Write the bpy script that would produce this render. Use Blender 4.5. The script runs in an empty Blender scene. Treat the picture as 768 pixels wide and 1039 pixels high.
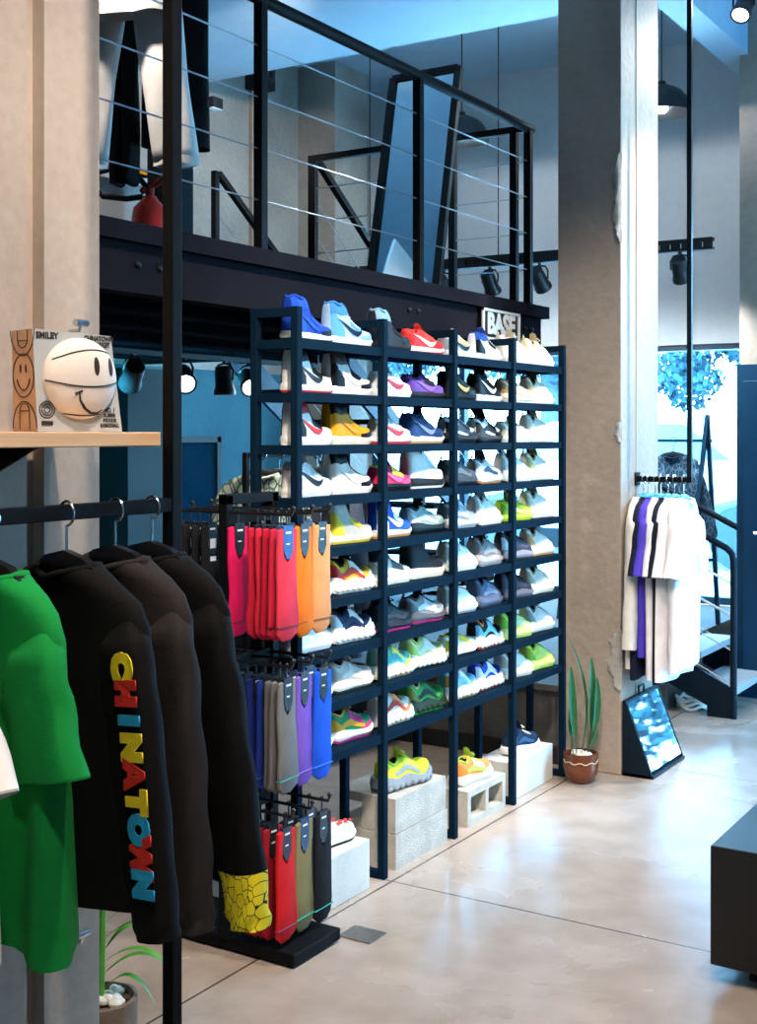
import bpy, bmesh, math, random
import numpy as np
from mathutils import Vector, Matrix
random.seed(7)
R = math.radians
S = bpy.context.scene
COL = S.collection
# ------------------------------------------------------------------ camera, world, exposure
# axes: Y runs along the sneaker rack into the shop, X to the right of it, Z up
cam = bpy.data.cameras.new('camera'); camo = bpy.data.objects.new('camera', cam); COL.objects.link(camo)
camo.location = (0, 0, 1.6); camo.rotation_euler = (R(90), 0, R(32.0))
cam.sensor_fit = 'AUTO'; cam.sensor_width = 36; cam.lens = 1270 * 36 / 1039
cam.shift_y = -(519.5 - 440) / 1039
cam.clip_start = 0.05; cam.clip_end = 200
S.camera = camo
S.view_settings.view_transform = 'Standard'; S.view_settings.look = 'None'
S.view_settings.gamma = 1; S.view_settings.use_curve_mapping = False
S.view_settings.exposure = 0.2
W = bpy.data.worlds.new('sky'); S.world = W; W.use_nodes = True
wn = W.node_tree; wn.nodes.clear()
wo = wn.nodes.new('ShaderNodeOutputWorld'); wb = wn.nodes.new('ShaderNodeBackground')
wtc = wn.nodes.new('ShaderNodeTexCoord'); wsx = wn.nodes.new('ShaderNodeSeparateXYZ'); wr = wn.nodes.new('ShaderNodeValToRGB')
wr.color_ramp.elements[0].position = 0.45; wr.color_ramp.elements[0].color = (0.40, 0.70, 0.90, 1)
wr.color_ramp.elements[1].position = 0.75; wr.color_ramp.elements[1].color = (0.20, 0.58, 1.0, 1)
wmr = wn.nodes.new('ShaderNodeMapRange'); wmr.inputs[1].default_value = -1; wmr.inputs[2].default_value = 1
wn.links.new(wtc.outputs['Generated'], wsx.inputs[0]); wn.links.new(wsx.outputs['Z'], wmr.inputs[0])
wn.links.new(wmr.outputs[0], wr.inputs[0]); wn.links.new(wr.outputs[0], wb.inputs[0])
wb.inputs[1].default_value = 30.0
wn.links.new(wb.outputs[0], wo.inputs[0])

def spot(loc, target, power, color, size=50, blend=0.6, radius=0.06):
    l = bpy.data.lights.new('spot_light', 'SPOT'); l.energy = power; l.color = color
    l.spot_size = R(size); l.spot_blend = blend; l.shadow_soft_size = radius
    o = bpy.data.objects.new('spot_light', l); COL.objects.link(o); o.location = loc
    d = Vector(target) - Vector(loc); o.rotation_euler = d.to_track_quat('-Z', 'Y').to_euler()
    return o
def portal(loc, rot, sx, sy):
    l = bpy.data.lights.new('window_daylight', 'AREA'); l.shape = 'RECTANGLE'; l.size = sx; l.size_y = sy
    l.cycles.is_portal = True
    o = bpy.data.objects.new('window_daylight', l); COL.objects.link(o); o.location = loc; o.rotation_euler = rot
WARM = (1.0, 0.83, 0.69); WHITE = (1.0, 0.89, 0.78); COOL = (0.62, 0.88, 1.0); TEAL = (0.06, 0.62, 0.9)
portal((-3.9, 9.05, 1.3), (R(-90), 0, 0), 3.4, 1.9)
portal((1.75, 6.85, 1.55), (0, R(90), 0), 2.95, 1.5)
portal((-.6, 7.95, 1.55), (R(-90), 0, 0), 2.5, 2.95)
# track spots and one added fill over the sales floor, aimed at the clothes, the rack of sneakers and the aisle
spot((-0.3, 0.4, 3.85), (-1.9, 1.6, 1.2), 190, WARM, 60)
spot((-0.6, 2.1, 3.85), (-2.3, 3.4, 0.9), 180, WHITE, 58)
spot((-0.6, 3.3, 3.85), (-2.4, 4.3, 1.0), 180, WHITE, 58)
spot((-0.6, 4.4, 3.85), (-2.4, 5.1, 1.0), 170, WHITE, 58)
spot((-0.8, 1.6, 3.9), (-1.6, 2.9, 0.0), 260, WARM, 75)
spot((-0.9, 1.7, 3.5), (-2.45, 4.7, 1.15), 230, WHITE, 46)  # added fill from nearer the camera to lift the shaded shoe heels
spot((-0.9, 6.2, 3.9), (-2.1, 5.9, 2.1), 420, WHITE, 50)
spot((-0.6, 3.2, 3.9), (-1.3, 4.3, 0.0), 130, WHITE, 80)
# spots under the mezzanine and on the mezzanine, then the added uplights
spot((-4.1, 4.2, 1.86), (-5.6, 5.6, 0.9), 90, TEAL, 110)
spot((-4.1, 5.2, 1.86), (-5.6, 6.6, 0.9), 100, TEAL, 110)
spot((-4.0, 3.3, 1.86), (-3.9, 4.9, 0.2), 18, WHITE, 100)
spot((-3.4, 4.6, 1.95), (-2.9, 5.3, 0.0), 50, WHITE, 110)
spot((-3.6, 5.2, 3.85), (-5.6, 6.6, 2.9), 130, WARM, 75)
spot((-3.3, 2.9, 3.85), (-3.7, 3.9, 2.7), 140, WHITE, 70)
spot((-3.9, 7.1, 2.8), (-3.9, 5.2, 3.95), 38, (.35, .72, 1), 120)  # this and the next two are added uplights brightening the soffit and ceiling
spot((-2.9, 7.1, 2.8), (-3.2, 6.2, 4.2), 70, (.45, .8, 1), 130)
spot((-1.2, 6.6, 2.6), (-1.6, 5.8, 4.4), 40, (.45, .8, 1), 130)

# ------------------------------------------------------------------ materials
def lin(c):
    if isinstance(c, str):
        c = c.lstrip('#'); c = tuple(int(c[i:i+2], 16) / 255 for i in (0, 2, 4))
    return tuple(x / 12.92 if x <= 0.04045 else ((x + 0.055) / 1.055) ** 2.4 for x in c)
MC = {}
def mat(c, rough=0.6, metal=0.0, var=0.12, scale=30, bump=0.0, bscale=200, key=None, spec=0.5, emit=None, sheen=0):
    k = key or (c, rough, metal, var, scale, bump, bscale, spec, emit, sheen)
    if k in MC: return MC[k]
    m = bpy.data.materials.new('surface'); m.use_nodes = True
    nt = m.node_tree; b = nt.nodes['Principled BSDF']; col = lin(c)
    b.inputs['Roughness'].default_value = rough; b.inputs['Metallic'].default_value = metal
    b.inputs['Specular IOR Level'].default_value = spec
    tc = nt.nodes.new('ShaderNodeTexCoord'); nz = nt.nodes.new('ShaderNodeTexNoise')
    nz.inputs['Scale'].default_value = scale; nz.inputs['Detail'].default_value = 4
    cr = nt.nodes.new('ShaderNodeValToRGB')
    cr.color_ramp.elements[0].position = 0.3; cr.color_ramp.elements[1].position = 0.7
    cr.color_ramp.elements[0].color = tuple(x * (1 - var) for x in col) + (1,)
    cr.color_ramp.elements[1].color = tuple(min(1, x * (1 + var * .6)) for x in col) + (1,)
    nt.links.new(tc.outputs['Object'], nz.inputs['Vector']); nt.links.new(nz.outputs['Fac'], cr.inputs[0])
    nt.links.new(cr.outputs[0], b.inputs['Base Color'])
    if sheen: b.inputs['Sheen Weight'].default_value = sheen
    if emit:
        b.inputs['Emission Color'].default_value = lin(c) + (1,); b.inputs['Emission Strength'].default_value = emit
    if bump:
        n2 = nt.nodes.new('ShaderNodeTexNoise'); n2.inputs['Scale'].default_value = bscale; n2.inputs['Detail'].default_value = 3
        bp = nt.nodes.new('ShaderNodeBump'); bp.inputs['Strength'].default_value = bump; bp.inputs['Distance'].default_value = 0.01
        nt.links.new(tc.outputs['Object'], n2.inputs['Vector']); nt.links.new(n2.outputs['Fac'], bp.inputs['Height'])
        nt.links.new(bp.outputs[0], b.inputs['Normal'])
    MC[k] = m; return m
def concrete(c1, c2, rough=0.75, scale=1.6, bump=0.25):
    """mottled plaster / concrete from two noises in object space"""
    m = bpy.data.materials.new('concrete'); m.use_nodes = True; nt = m.node_tree; b = nt.nodes['Principled BSDF']
    tc = nt.nodes.new('ShaderNodeTexCoord'); a = nt.nodes.new('ShaderNodeTexNoise'); f = nt.nodes.new('ShaderNodeTexNoise')
    a.inputs['Scale'].default_value = scale; a.inputs['Detail'].default_value = 8; a.inputs['Distortion'].default_value = 0.7
    f.inputs['Scale'].default_value = scale * 24; f.inputs['Detail'].default_value = 4
    mx = nt.nodes.new('ShaderNodeMix'); mx.data_type = 'FLOAT'; mx.inputs[0].default_value = 0.25
    cr = nt.nodes.new('ShaderNodeValToRGB'); cr.color_ramp.elements[0].position = 0.36; cr.color_ramp.elements[1].position = 0.64
    cr.color_ramp.elements[0].color = lin(c1) + (1,); cr.color_ramp.elements[1].color = lin(c2) + (1,)
    bp = nt.nodes.new('ShaderNodeBump'); bp.inputs['Strength'].default_value = bump; bp.inputs['Distance'].default_value = 0.02
    L = nt.links
    L.new(tc.outputs['Object'], a.inputs['Vector']); L.new(tc.outputs['Object'], f.inputs['Vector'])
    L.new(a.outputs['Fac'], mx.inputs[2]); L.new(f.outputs['Fac'], mx.inputs[3])
    L.new(mx.outputs[0], cr.inputs[0]); L.new(cr.outputs[0], b.inputs['Base Color'])
    L.new(f.outputs['Fac'], bp.inputs['Height']); L.new(bp.outputs[0], b.inputs['Normal'])
    b.inputs['Roughness'].default_value = rough
    return m
def floor_material():
    m = bpy.data.materials.new('polished_concrete'); m.use_nodes = True; nt = m.node_tree; L = nt.links; b = nt.nodes['Principled BSDF']
    tc = nt.nodes.new('ShaderNodeTexCoord')
    def noise(sc, det=8, dist=0.6):
        n = nt.nodes.new('ShaderNodeTexNoise'); n.inputs['Scale'].default_value = sc; n.inputs['Detail'].default_value = det
        n.inputs['Distortion'].default_value = dist; L.new(tc.outputs['Object'], n.inputs['Vector']); return n
    def ramp(src, p0, c0, p1, c1):
        r = nt.nodes.new('ShaderNodeValToRGB'); r.color_ramp.elements[0].position = p0; r.color_ramp.elements[1].position = p1
        r.color_ramp.elements[0].color = c0; r.color_ramp.elements[1].color = c1; L.new(src, r.inputs[0]); return r
    a = noise(1.3); f = noise(7, 12, .15); g = noise(60, 4, 0)
    base = ramp(a.outputs['Fac'], .35, lin('#a09285') + (1,), .65, lin('#bcafa4') + (1,))
    fine = ramp(f.outputs['Fac'], .25, (.74, .72, .70, 1), .72, (1.06, 1.06, 1.06, 1))
    mul = nt.nodes.new('ShaderNodeMix'); mul.data_type = 'RGBA'; mul.blend_type = 'MULTIPLY'; mul.inputs[0].default_value = 0.8
    L.new(base.outputs[0], mul.inputs[6]); L.new(fine.outputs[0], mul.inputs[7])
    sx = nt.nodes.new('ShaderNodeSeparateXYZ'); L.new(tc.outputs['Object'], sx.inputs[0])
    acc = None
    for ax, v in (('Y', 3.82), ('Y', 5.80), ('X', -2.33), ('Y', 1.8), ('X', -0.2)):
        c = nt.nodes.new('ShaderNodeMath'); c.operation = 'COMPARE'; L.new(sx.outputs[ax], c.inputs[0])
        c.inputs[1].default_value = v; c.inputs[2].default_value = 0.004
        if acc is None: acc = c
        else:
            s = nt.nodes.new('ShaderNodeMath'); s.operation = 'MAXIMUM'; L.new(acc.outputs[0], s.inputs[0]); L.new(c.outputs[0], s.inputs[1]); acc = s
    j = nt.nodes.new('ShaderNodeMix'); j.data_type = 'RGBA'; L.new(acc.outputs[0], j.inputs[0])
    L.new(mul.outputs[2], j.inputs[6]); j.inputs[7].default_value = lin('#4a4038') + (1,)
    L.new(j.outputs[2], b.inputs['Base Color'])
    rr = nt.nodes.new('ShaderNodeMapRange'); rr.inputs[1].default_value = .3; rr.inputs[2].default_value = .7; rr.inputs[3].default_value = 0.2; rr.inputs[4].default_value = 0.34
    L.new(a.outputs['Fac'], rr.inputs[0]); L.new(rr.outputs[0], b.inputs['Roughness'])
    bp = nt.nodes.new('ShaderNodeBump'); bp.inputs['Strength'].default_value = 0.06; bp.inputs['Distance'].default_value = 0.01
    L.new(g.outputs['Fac'], bp.inputs['Height']); L.new(bp.outputs[0], b.inputs['Normal'])
    return m
def glass_material():
    m = bpy.data.materials.new('window_glass'); m.use_nodes = True; nt = m.node_tree; nt.nodes.clear(); L = nt.links
    o = nt.nodes.new('ShaderNodeOutputMaterial'); mx = nt.nodes.new('ShaderNodeMixShader'); fr = nt.nodes.new('ShaderNodeFresnel')
    t = nt.nodes.new('ShaderNodeBsdfTransparent'); g = nt.nodes.new('ShaderNodeBsdfGlossy')
    t.inputs[0].default_value = (.86, .96, 1, 1); g.inputs['Roughness'].default_value = 0.02; fr.inputs[0].default_value = 1.4
    L.new(fr.outputs[0], mx.inputs[0]); L.new(t.outputs[0], mx.inputs[1]); L.new(g.outputs[0], mx.inputs[2]); L.new(mx.outputs[0], o.inputs[0])
    return m
def wood_material(c1, c2):
    m = bpy.data.materials.new('pine'); m.use_nodes = True; nt = m.node_tree; L = nt.links; b = nt.nodes['Principled BSDF']
    tc = nt.nodes.new('ShaderNodeTexCoord'); mp = nt.nodes.new('ShaderNodeMapping'); mp.inputs['Scale'].default_value = (30, 2, 60)
    n = nt.nodes.new('ShaderNodeTexNoise'); n.inputs['Scale'].default_value = 1.2; n.inputs['Detail'].default_value = 6
    r = nt.nodes.new('ShaderNodeValToRGB'); r.color_ramp.elements[0].position = .35; r.color_ramp.elements[1].position = .65
    r.color_ramp.elements[0].color = lin(c1) + (1,); r.color_ramp.elements[1].color = lin(c2) + (1,)
    L.new(tc.outputs['Object'], mp.inputs[0]); L.new(mp.outputs[0], n.inputs['Vector']); L.new(n.outputs['Fac'], r.inputs[0]); L.new(r.outputs[0], b.inputs['Base Color'])
    b.inputs['Roughness'].default_value = .5
    return m
def cell_material(c1, c2, scale=60, thr=0.12):
    """cells of c1 outlined in c2 (voronoi edges)"""
    m = bpy.data.materials.new('printed_cells'); m.use_nodes = True; nt = m.node_tree; L = nt.links; b = nt.nodes['Principled BSDF']
    tc = nt.nodes.new('ShaderNodeTexCoord'); mp = nt.nodes.new('ShaderNodeMapping'); mp.inputs['Scale'].default_value = (1.5, .2, .8)
    v = nt.nodes.new('ShaderNodeTexVoronoi'); v.feature = 'DISTANCE_TO_EDGE'; v.inputs['Scale'].default_value = scale
    r = nt.nodes.new('ShaderNodeValToRGB'); r.color_ramp.interpolation = 'CONSTANT'
    r.color_ramp.elements[0].color = lin(c2) + (1,); r.color_ramp.elements[1].position = thr; r.color_ramp.elements[1].color = lin(c1) + (1,)
    L.new(tc.outputs['Object'], mp.inputs[0]); L.new(mp.outputs[0], v.inputs['Vector']); L.new(v.outputs['Distance'], r.inputs[0]); L.new(r.outputs[0], b.inputs['Base Color'])
    b.inputs['Roughness'].default_value = .8
    return m
def check_material(c1, c2, scale):
    m = bpy.data.materials.new('checks'); m.use_nodes = True; nt = m.node_tree; L = nt.links; b = nt.nodes['Principled BSDF']
    tc = nt.nodes.new('ShaderNodeTexCoord'); v = nt.nodes.new('ShaderNodeTexChecker'); v.inputs['Scale'].default_value = scale
    v.inputs[1].default_value = lin(c1) + (1,); v.inputs[2].default_value = lin(c2) + (1,)
    L.new(tc.outputs['Object'], v.inputs['Vector']); L.new(v.outputs['Color'], b.inputs['Base Color']); return m
def stripe_material(c1, c2, scale, axis='Z'):
    m = bpy.data.materials.new('stripes'); m.use_nodes = True; nt = m.node_tree; L = nt.links; b = nt.nodes['Principled BSDF']
    tc = nt.nodes.new('ShaderNodeTexCoord'); w = nt.nodes.new('ShaderNodeTexWave'); w.bands_direction = axis; w.inputs['Scale'].default_value = scale
    w.inputs['Distortion'].default_value = 1.5
    r = nt.nodes.new('ShaderNodeValToRGB'); r.color_ramp.interpolation = 'CONSTANT'
    r.color_ramp.elements[0].color = lin(c1) + (1,); r.color_ramp.elements[1].position = .5; r.color_ramp.elements[1].color = lin(c2) + (1,)
    L.new(tc.outputs['Object'], w.inputs['Vector']); L.new(w.outputs['Color'], r.inputs[0]); L.new(r.outputs[0], b.inputs['Base Color'])
    b.inputs['Roughness'].default_value = .8; return m

M_FLOOR = floor_material(); M_GLASS = glass_material()
M_PILLAR = concrete('#a09285', '#b8aa9c', bump=.08); M_PILLAR2 = concrete('#8f8377', '#aa9d90', scale=1.1)
M_WALL = concrete('#8d9497', '#a7adaf', scale=.8, bump=.1); M_MEZWALL = concrete('#87857f', '#a5a298', scale=1.4)
M_CEIL = concrete('#9cbcd2', '#aecbdd', scale=.5, bump=.05); M_PLASTER = concrete('#d9d0c2', '#f4efe6', scale=26, bump=1.0)
M_WHITEWALL = concrete('#d2d4d4', '#e2e4e4', scale=.8, bump=.05)
M_BLOCK = concrete('#b3aea1', '#d0cbbf', scale=9, bump=.5); M_BLOCKW = concrete('#c3c4be', '#d9dad4', scale=5, bump=.12)
M_BLACK = mat('#101114', .55, 0.0, .15, 8, spec=.08); M_STEEL = mat('#0e1d29', .5, 0.0, .15, 8, spec=.15); M_BEAM = mat('#212127', .8, 0.0, .12, 4, spec=0.0)
M_SHELF = mat('#0b2030', .7, 0.0, .15, 10, spec=.02); M_CHROME = mat('#cfd2d4', .18, 1.0, .05, 20); M_DARK = mat('#0c0d0f', .6, 0, .1, 10)
M_WHITE = mat('#ececea', .55, 0, .04, 20); M_WIRE = mat('#aab4ba', .3, .9, .05, 20); M_BLUESTEEL = mat('#103650', .4, .0, .15, 6, spec=.25)
M_PINE = wood_material('#d8a878', '#ecc79c'); M_PLASTIC = mat('#1a1b1e', .35, 0, .1, 30)
M_LAMPGLOW = mat('#f2fbff', .3, emit=9.0); M_INNER = mat('#e6eef2', .5, 0, .03, 10)

# ------------------------------------------------------------------ mesh builder
class MB:
    def __init__(s): s.v = []; s.f = []; s.m = []
    def add(s, vs, fs, mi=0):
        o = len(s.v); s.v += [tuple(p) for p in vs]; s.f += [tuple(i + o for i in f) for f in fs]; s.m += [mi] * len(fs); return s
    def box(s, x0, y0, z0, x1, y1, z1, mi=0):
        v = [(x, y, z) for x in (x0, x1) for y in (y0, y1) for z in (z0, z1)]
        return s.add(v, [(0, 1, 3, 2), (4, 6, 7, 5), (0, 4, 5, 1), (2, 3, 7, 6), (0, 2, 6, 4), (1, 5, 7, 3)], mi)
    def bar(s, a, b, w, h=None, mi=0):
        """rectangular bar from a to b"""
        a, b = Vector(a), Vector(b); h = h or w; d = (b - a).normalized()
        up = Vector((0, 0, 1)) if abs(d.z) < .95 else Vector((0, 1, 0))
        r = d.cross(up).normalized() * (w / 2); u = r.cross(d).normalized() * (h / 2)
        v = [p + i * r + j * u for p in (a, b) for i, j in ((-1, -1), (1, -1), (1, 1), (-1, 1))]
        return s.add(v, [(0, 1, 2, 3), (7, 6, 5, 4), (0, 4, 5, 1), (1, 5, 6, 2), (2, 6, 7, 3), (3, 7, 4, 0)], mi)
    def loft(s, rings, mi=0, closed=True, cap=True, loop=False):
        n = len(rings[0]); v = [p for r in rings for p in r]; f = []
        k = len(rings)
        for i in range(k if loop else k - 1):
            i2 = (i + 1) % k
            for j in range(n if closed else n - 1):
                j2 = (j + 1) % n
                f.append((i * n + j, i * n + j2, i2 * n + j2, i2 * n + j))
        if cap and closed and not loop:
            f.append(tuple(range(n))[::-1]); f.append(tuple((k - 1) * n + j for j in range(n)))
        return s.add(v, f, mi)
    def tube(s, pts, r, n=8, mi=0, loop=False, cap=True):
        pts = [Vector(p) for p in pts]; rr = r if hasattr(r, '__len__') else [r] * len(pts)
        k = len(pts); rings = []; u = None
        for i, p in enumerate(pts):
            if loop: d = pts[(i + 1) % k] - pts[i - 1]
            else: d = pts[min(i + 1, k - 1)] - pts[max(i - 1, 0)]
            d.normalize()
            if u is None: u = d.orthogonal().normalized()
            else: u = (u - u.dot(d) * d).normalized() if (u - u.dot(d) * d).length > 1e-6 else d.orthogonal().normalized()
            w = d.cross(u)
            rings.append([p + rr[i] * (math.cos(2 * math.pi * j / n) * u + math.sin(2 * math.pi * j / n) * w) for j in range(n)])
        return s.loft(rings, mi, cap=cap, loop=loop)
    def lathe(s, prof, n=24, c=(0, 0, 0), mi=0):
        rings = [[(c[0] + r * math.cos(2 * math.pi * j / n), c[1] + r * math.sin(2 * math.pi * j / n), c[2] + z) for j in range(n)] for r, z in prof]
        return s.loft(rings, mi, cap=True)
    def prism(s, poly, axis, a, b, mi=0):
        """poly: 2d points; axis X -> (y,z), Y -> (x,z), Z -> (x,y)"""
        f = {'X': lambda p, t: (t, p[0], p[1]), 'Y': lambda p, t: (p[0], t, p[1]), 'Z': lambda p, t: (p[0], p[1], t)}[axis]
        return s.loft([[f(p, a) for p in poly], [f(p, b) for p in poly]], mi)
    def ball(s, c, r, n=14, mi=0, m=None):
        rx, ry, rz = r if hasattr(r, '__len__') else (r, r, r); k = n // 2 + 2
        rings = []
        for i in range(k):
            th = math.pi * (i + .02) / (k - 1 + .04)
            rings.append([(c[0] + rx * math.sin(th) * math.cos(2 * math.pi * j / n), c[1] + ry * math.sin(th) * math.sin(2 * math.pi * j / n), c[2] - rz * math.cos(th)) for j in range(n)])
        return s.loft(rings, mi)
    def xf(s, M, i0=0):
        s.v[i0:] = [tuple(M @ Vector(p)) for p in s.v[i0:]]; return s
    def build(s, name, mats, parent=None, smooth=False, bevel=0, subsurf=0, loc=None, rot=None):
        me = bpy.data.meshes.new(name); me.from_pydata(s.v, [], s.f)
        if not isinstance(mats, (list, tuple)): mats = [mats]
        for m in mats: me.materials.append(m)
        me.polygons.foreach_set('material_index', s.m)
        bm = bmesh.new(); bm.from_mesh(me); bmesh.ops.recalc_face_normals(bm, faces=bm.faces); bm.to_mesh(me); bm.free()
        if smooth:
            me.polygons.foreach_set('use_smooth', [True] * len(me.polygons))
            if smooth != 'all': me.set_sharp_from_angle(angle=R(42))
        o = bpy.data.objects.new(name, me); COL.objects.link(o)
        if parent: o.parent = parent
        if loc: o.location = loc
        if rot: o.rotation_euler = rot
        if bevel:
            b = o.modifiers.new('bevel', 'BEVEL'); b.width = bevel; b.segments = 2; b.limit_method = 'ANGLE'
        if subsurf:
            b = o.modifiers.new('subdivision', 'SUBSURF'); b.levels = subsurf; b.render_levels = subsurf
        return o
def thing(name, label, cat, loc=(0, 0, 0), rz=0, group=None):
    o = bpy.data.objects.new(name, None); COL.objects.link(o); o.location = loc; o.rotation_euler = (0, 0, rz)
    o.empty_display_size = .05; o['label'] = label; o['category'] = cat
    if group: o['group'] = group
    return o
def tag(o, label, cat, group=None):
    o['label'] = label; o['category'] = cat
    if group: o['group'] = group
    return o
def struct(o): o['kind'] = 'structure'; return o
def interp(x, pts):
    xs = [p[0] for p in pts]; ys = [p[1] for p in pts]
    return float(np.interp(x, xs, ys))
def smooth_interp(x, pts):
    for i in range(len(pts) - 1):
        x0, y0 = pts[i]; x1, y1 = pts[i + 1]
        if x <= x1:
            m0 = (pts[i + 1][1] - pts[i - 1][1]) / (pts[i + 1][0] - pts[i - 1][0]) if i > 0 else (y1 - y0) / (x1 - x0)
            m1 = (pts[i + 2][1] - y0) / (pts[i + 2][0] - x0) if i + 2 < len(pts) else (y1 - y0) / (x1 - x0)
            h = x1 - x0; t = min(1, max(0, (x - x0) / h))
            return (2*t**3-3*t*t+1)*y0 + (t**3-2*t*t+t)*h*m0 + (-2*t**3+3*t*t)*y1 + (t**3-t*t)*h*m1
    return pts[-1][1]
def lettering(text, size, M, material, parent, name='lettering', extrude=.001, bold=0.0, align='CENTER', sx=1.0):
    cu = bpy.data.curves.new('lettering', 'FONT'); cu.body = text; cu.size = size; cu.extrude = extrude; cu.offset = bold
    cu.align_x = align; cu.align_y = 'CENTER'; cu.resolution_u = 3
    t = bpy.data.objects.new('lettering_source', cu); COL.objects.link(t)
    dg = bpy.context.evaluated_depsgraph_get(); dg.update()
    me = bpy.data.meshes.new_from_object(t.evaluated_get(dg)); bpy.data.objects.remove(t); bpy.data.curves.remove(cu)
    me.transform(M @ Matrix.Diagonal((sx, 1, 1, 1))); me.materials.clear(); me.materials.append(material); me.name = name
    o = bpy.data.objects.new(name, me); COL.objects.link(o)
    if parent: o.parent = parent
    return o
def frame_matrix(origin, xdir, ydir):
    x = Vector(xdir).normalized(); y = Vector(ydir).normalized(); z = x.cross(y)
    M = Matrix((x, y, z)).transposed().to_4x4(); M.translation = Vector(origin); return M

# ================================================================== THE SETTING
MZ = 2.25           # mezzanine floor level
FY = 8.8            # inside face of the shop front
def wallbox(name, *b, m=M_WALL):
    return struct(MB().box(*b).build(name, m))
wallbox('floor', -5.8, -2.6, -.1, 2.7, 9.0, 0, m=M_FLOOR)
wallbox('ceiling', -5.8, -2.6, 4.4, 2.7, 9.0, 4.5, m=M_CEIL)
wallbox('trim_1', -5.6, -2.5, 3.95, -2.33, 6.5, 4.4, m=M_CEIL)           # lowered ceiling above the mezzanine
wallbox('trim_2', -2.33, -2.5, 3.93, -2.15, FY, 4.4, m=M_CEIL)           # ceiling beam on the pillars
wallbox('wall_left', -5.8, -2.6, 0, -5.6, 9.0, 4.4, m=M_MEZWALL)
wallbox('wall_back', -5.6, -2.7, 0, 2.7, -2.5, 4.4, m=M_WALL)
wallbox('teal_shade_panel', -5.6, 3.0, 0, -5.585, 7.8, 2.04, m=concrete('#1f5868', '#2b6a7a', scale=1.2, bump=.05))            # lower wall coloured teal for the cool light and shade under the mezzanine
wallbox('wall_corner', -5.6, 7.8, .38, -5.26, 8.25, 4.4, m=M_MEZWALL)
w = MB(); w.box(2.5, -2.5, 0, 2.7, 5.2, 4.4); w.box(1.6, 5.0, 0, 2.5, 5.2, 4.4); w.box(1.6, 5.2, 0, 1.8, 6.1, 4.4); w.box(1.6, 6.1, 3.05, 1.8, 7.6, 4.4); w.box(1.6, 7.6, 0, 1.8, 7.72, 4.4)
struct(w.build('wall_right', M_WALL))
w = struct(MB().box(1.69, 6.1, 0, 1.71, 7.6, 3.05).build('added_window', M_GLASS))  # unseen side window added to throw daylight onto the pillar and floor
f = MB()
for y in (6.13, 6.85, 7.57): f.box(1.66, y - .03, 0, 1.74, y + .03, 3.05)
f.box(1.66, 6.1, 0, 1.74, 7.6, .08); f.box(1.66, 6.1, 2.98, 1.74, 7.6, 3.05); f.build('window_frame', M_BLUESTEEL, w)
# shop front
w = MB(); w.box(-5.6, FY, 2.24, -1.2, FY + .2, 4.4); w.box(-5.6, FY, 0, -1.2, FY + .2, .38); w.box(-2.2, FY, .38, -1.2, FY + .2, 2.24)
struct(w.build('wall_front', M_WHITEWALL))
w = struct(MB().box(-5.6, FY + .09, .38, -2.2, FY + .11, 2.24).build('window_1', M_GLASS))
f = MB()
for x in (-5.57, -4.75, -3.75, -2.23): f.box(x - .025, FY + .06, .38, x + .025, FY + .14, 2.24)
f.box(-5.6, FY + .06, .38, -2.2, FY + .14, .43); f.box(-5.6, FY + .04, 2.2, -2.2, FY + .16, 2.25); f.build('window_frame', M_BLUESTEEL, w)
# side wall beyond the stairs with a dark door
wallbox('wall_side', -2.2, 7.72, 0, -1.9, FY, 4.4, m=M_PILLAR2)
wallbox('wall_header', -1.9, 7.72, 3.05, .7, 8.0, 4.4, m=M_PILLAR2)
wallbox('wall_end', .7, 7.72, 0, 1.8, 8.0, 4.4, m=M_PILLAR2)
w = struct(MB().box(-1.9, 7.84, 0, .7, 7.86, 3.05).build('window_2', M_GLASS))
f = MB()
for x in (-1.87, -.6, .67): f.box(x - .03, 7.8, 0, x + .03, 7.9, 3.05)
f.box(-1.9, 7.8, 0, .7, 7.9, .08); f.box(-1.9, 7.8, 2.98, .7, 7.9, 3.05); f.build('window_frame', M_BLUESTEEL, w)
d = MB(); d.box(-2.19, 7.62, 0, -1.9, 7.72, 2.02); d = struct(d.build('door_1', M_BLUESTEEL))
MB().box(-2.15, 7.61, .1, -1.94, 7.622, 1.92).build('door_panel', M_BLUESTEEL, d, bevel=.004)
f = MB(); f.tube([(-1.97, 7.61, 1.0), (-1.97, 7.56, 1.0), (-2.07, 7.56, 1.0)], .01); f.build('door_handle', M_CHROME, d, smooth=True)
# dark door and wall panel under the mezzanine at the back left
d = struct(MB().box(-5.6, 6.22, 0, -5.55, 6.75, 1.54).build('door_2', mat('#102c3e', .7, spec=0.0)))
f = MB(); f.box(-5.56, 6.18, 0, -5.53, 6.22, 1.58); f.box(-5.56, 6.75, 0, -5.53, 6.79, 1.58); f.box(-5.56, 6.18, 1.54, -5.53, 6.79, 1.58); f.build('door_frame', M_DARK, d)
f = MB(); f.tube([(-5.55, 6.3, .85), (-5.49, 6.3, .85), (-5.49, 6.4, .85)], .01); f.build('door_handle', M_CHROME, d, smooth=True)
wallbox('trim_3', -5.6, 5.62, 0, -5.3, 5.95, 2.0, m=M_DARK)
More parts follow.
